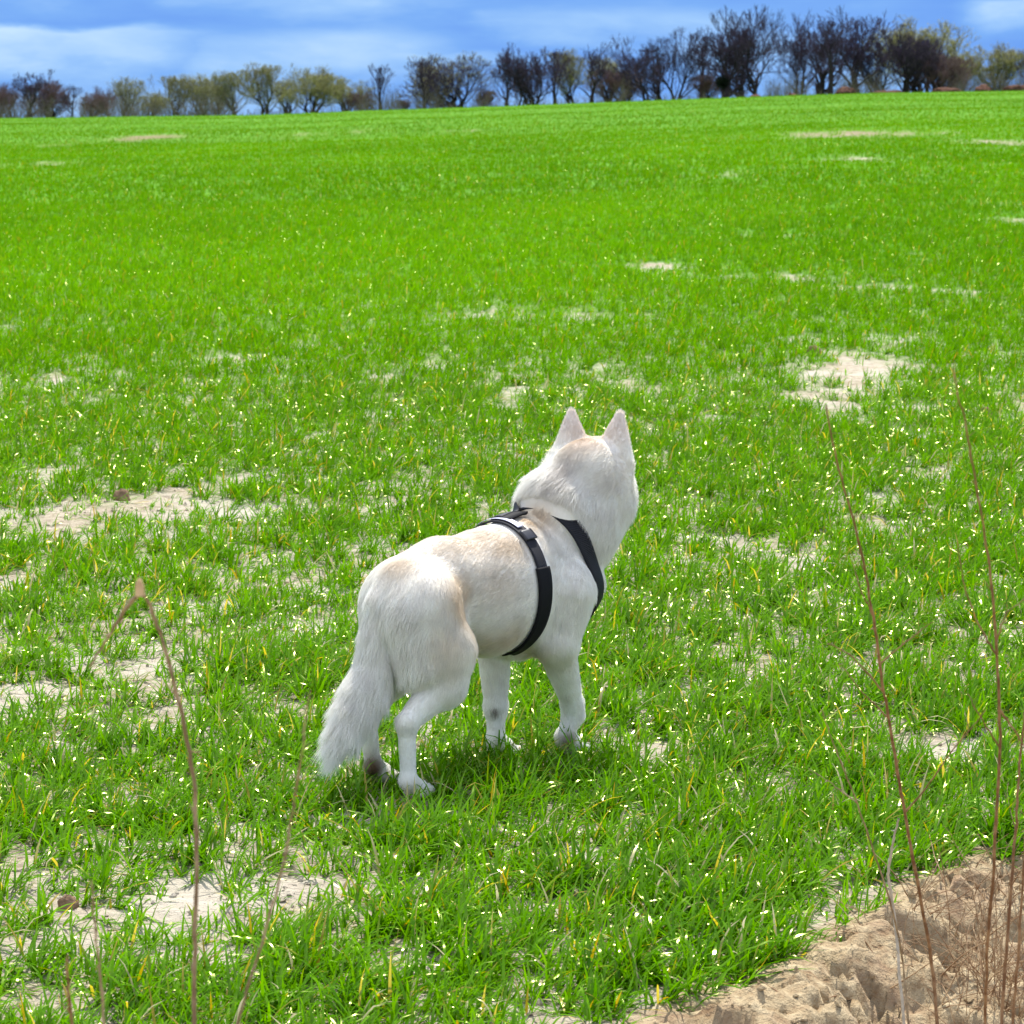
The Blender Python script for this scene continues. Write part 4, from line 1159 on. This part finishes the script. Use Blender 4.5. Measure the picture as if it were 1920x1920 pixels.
stalk('weed_stalk', 'longest reddish stalk at right, leaning left with fine side shoots', GS2, [(1748, 1800), (1720, 1650), (1692, 1500), (1672, 1380), (1652, 1262), (1636, 1140), (1604, 985), (1572, 880), (1548, 760)], m_st_red, 4.75, .0034, .0010,
      [([(1700, 1520), (1735, 1480), (1790, 1400), (1850, 1330)], .0016), ([(1660, 1290), (1600, 1230), (1550, 1205)], .0014), ([(1650, 1250), (1690, 1210), (1750, 1165)], .0014), ([(1637, 1150), (1612, 1100), (1600, 1060)], .0012),
       ([(1670, 1350), (1610, 1290), (1580, 1250)], .0012)], seed=7, lean=1.3)
stalk('weed_stalk', 'upright reddish stalk near the right edge reaching above the dog ears', GS2, [(1846, 1925), (1850, 1800), (1864, 1600), (1876, 1400), (1870, 1230), (1856, 1060), (1834, 930), (1812, 800), (1786, 690)], m_st_red, 4.3, .0030, .0008,
      [([(1874, 1330), (1910, 1380), (1935, 1420)], .0016), ([(1870, 1240), (1840, 1180), (1810, 1110), (1795, 1030)], .0014), ([(1868, 1200), (1885, 1150), (1925, 1120)], .0012), ([(1876, 1400), (1830, 1330), (1815, 1300)], .0012)], seed=8, lean=1.2)
stalk('weed_stalk', 'reddish stalk cut off by the right edge', GS2, [(1880, 1870), (1892, 1720), (1904, 1560), (1912, 1430), (1926, 1300)], m_st_red, 4.1, .0028, .0015, seed=9)
stalk('weed_stalk', 'thin brown stalk left of the longest reddish one, forked near its middle', GS2, [(1694, 1800), (1672, 1700), (1640, 1600), (1602, 1490), (1560, 1390), (1540, 1330)], m_st_brown, 4.7, .0021, .0007,
      [([(1610, 1505), (1560, 1470), (1515, 1440)], .0011)], seed=10, lean=.9)
stalk('weed_stalk', 'bleached grey stalk stub rising from the sandy bank', GS2, [(1676, 1700), (1664, 1640), (1672, 1590), (1684, 1535)], m_st_grey, 4.75, .0030, .0018, seed=11)
stalk('weed_stalk', 'reddish stalk between the two outermost ones at the right edge', GS2, [(1898, 1925), (1908, 1800), (1918, 1640), (1930, 1500)], m_st_red, 4.0, .0026, .0016, seed=12)

# dead grass tangle at the foot of the stalks
r_ = np.random.default_rng(21); segs = []
def straw(px, py, n, sx, sy, L, up, rr=(.0007, .0018)):
    for i in range(n):
        qx, qy = px + r_.normal(0, sx), py + r_.normal(0, sy)
        x, y = ground_at_px(qx, qy); z = float(ground_z(x, y))
        for _ in range(3): x, y = ground_at_px(qx, qy, z); z = float(ground_z(x, y))
        p = np.array([x, y, z - .004]); d = unit(np.array([r_.normal(0, .55), r_.normal(0, .4), up * r_.uniform(.2, 1.2)])); l = L * r_.uniform(.5, 1.3); k = 6; ra = r_.uniform(*rr)
        for j in range(k):
            q = p + d * l / k; segs.append((p, q, ra, ra * .85)); p = q; ra *= .85
            d = unit(d + np.array([r_.normal(0, .12), r_.normal(0, .12), -.10 * up]))
straw(1860, 1900, 150, 55, 50, .16, 1.3)
straw(1780, 1850, 60, 60, 60, .13, .8)
straw(1900, 1780, 55, 40, 60, .13, 1.1)
straw(1700, 1760, 30, 60, 40, .12, .35)
straw(1560, 1850, 12, 120, 40, .08, .15)
Vt, Ft = tubes(segs, 4)
sg = link('dry_grass', mesh_uniform('dry_grass', Vt, Ft, True), None, m_st_tip)
sg.data.materials.clear(); m_straw = stalk_mat('dead_grass_straw', (.20, .11, .05), (.42, .29, .16)); sg.data.materials.append(m_straw)
tag(sg, 'tangle of dead straw-coloured grass on the sandy bank', 'dry grass', kind='stuff')
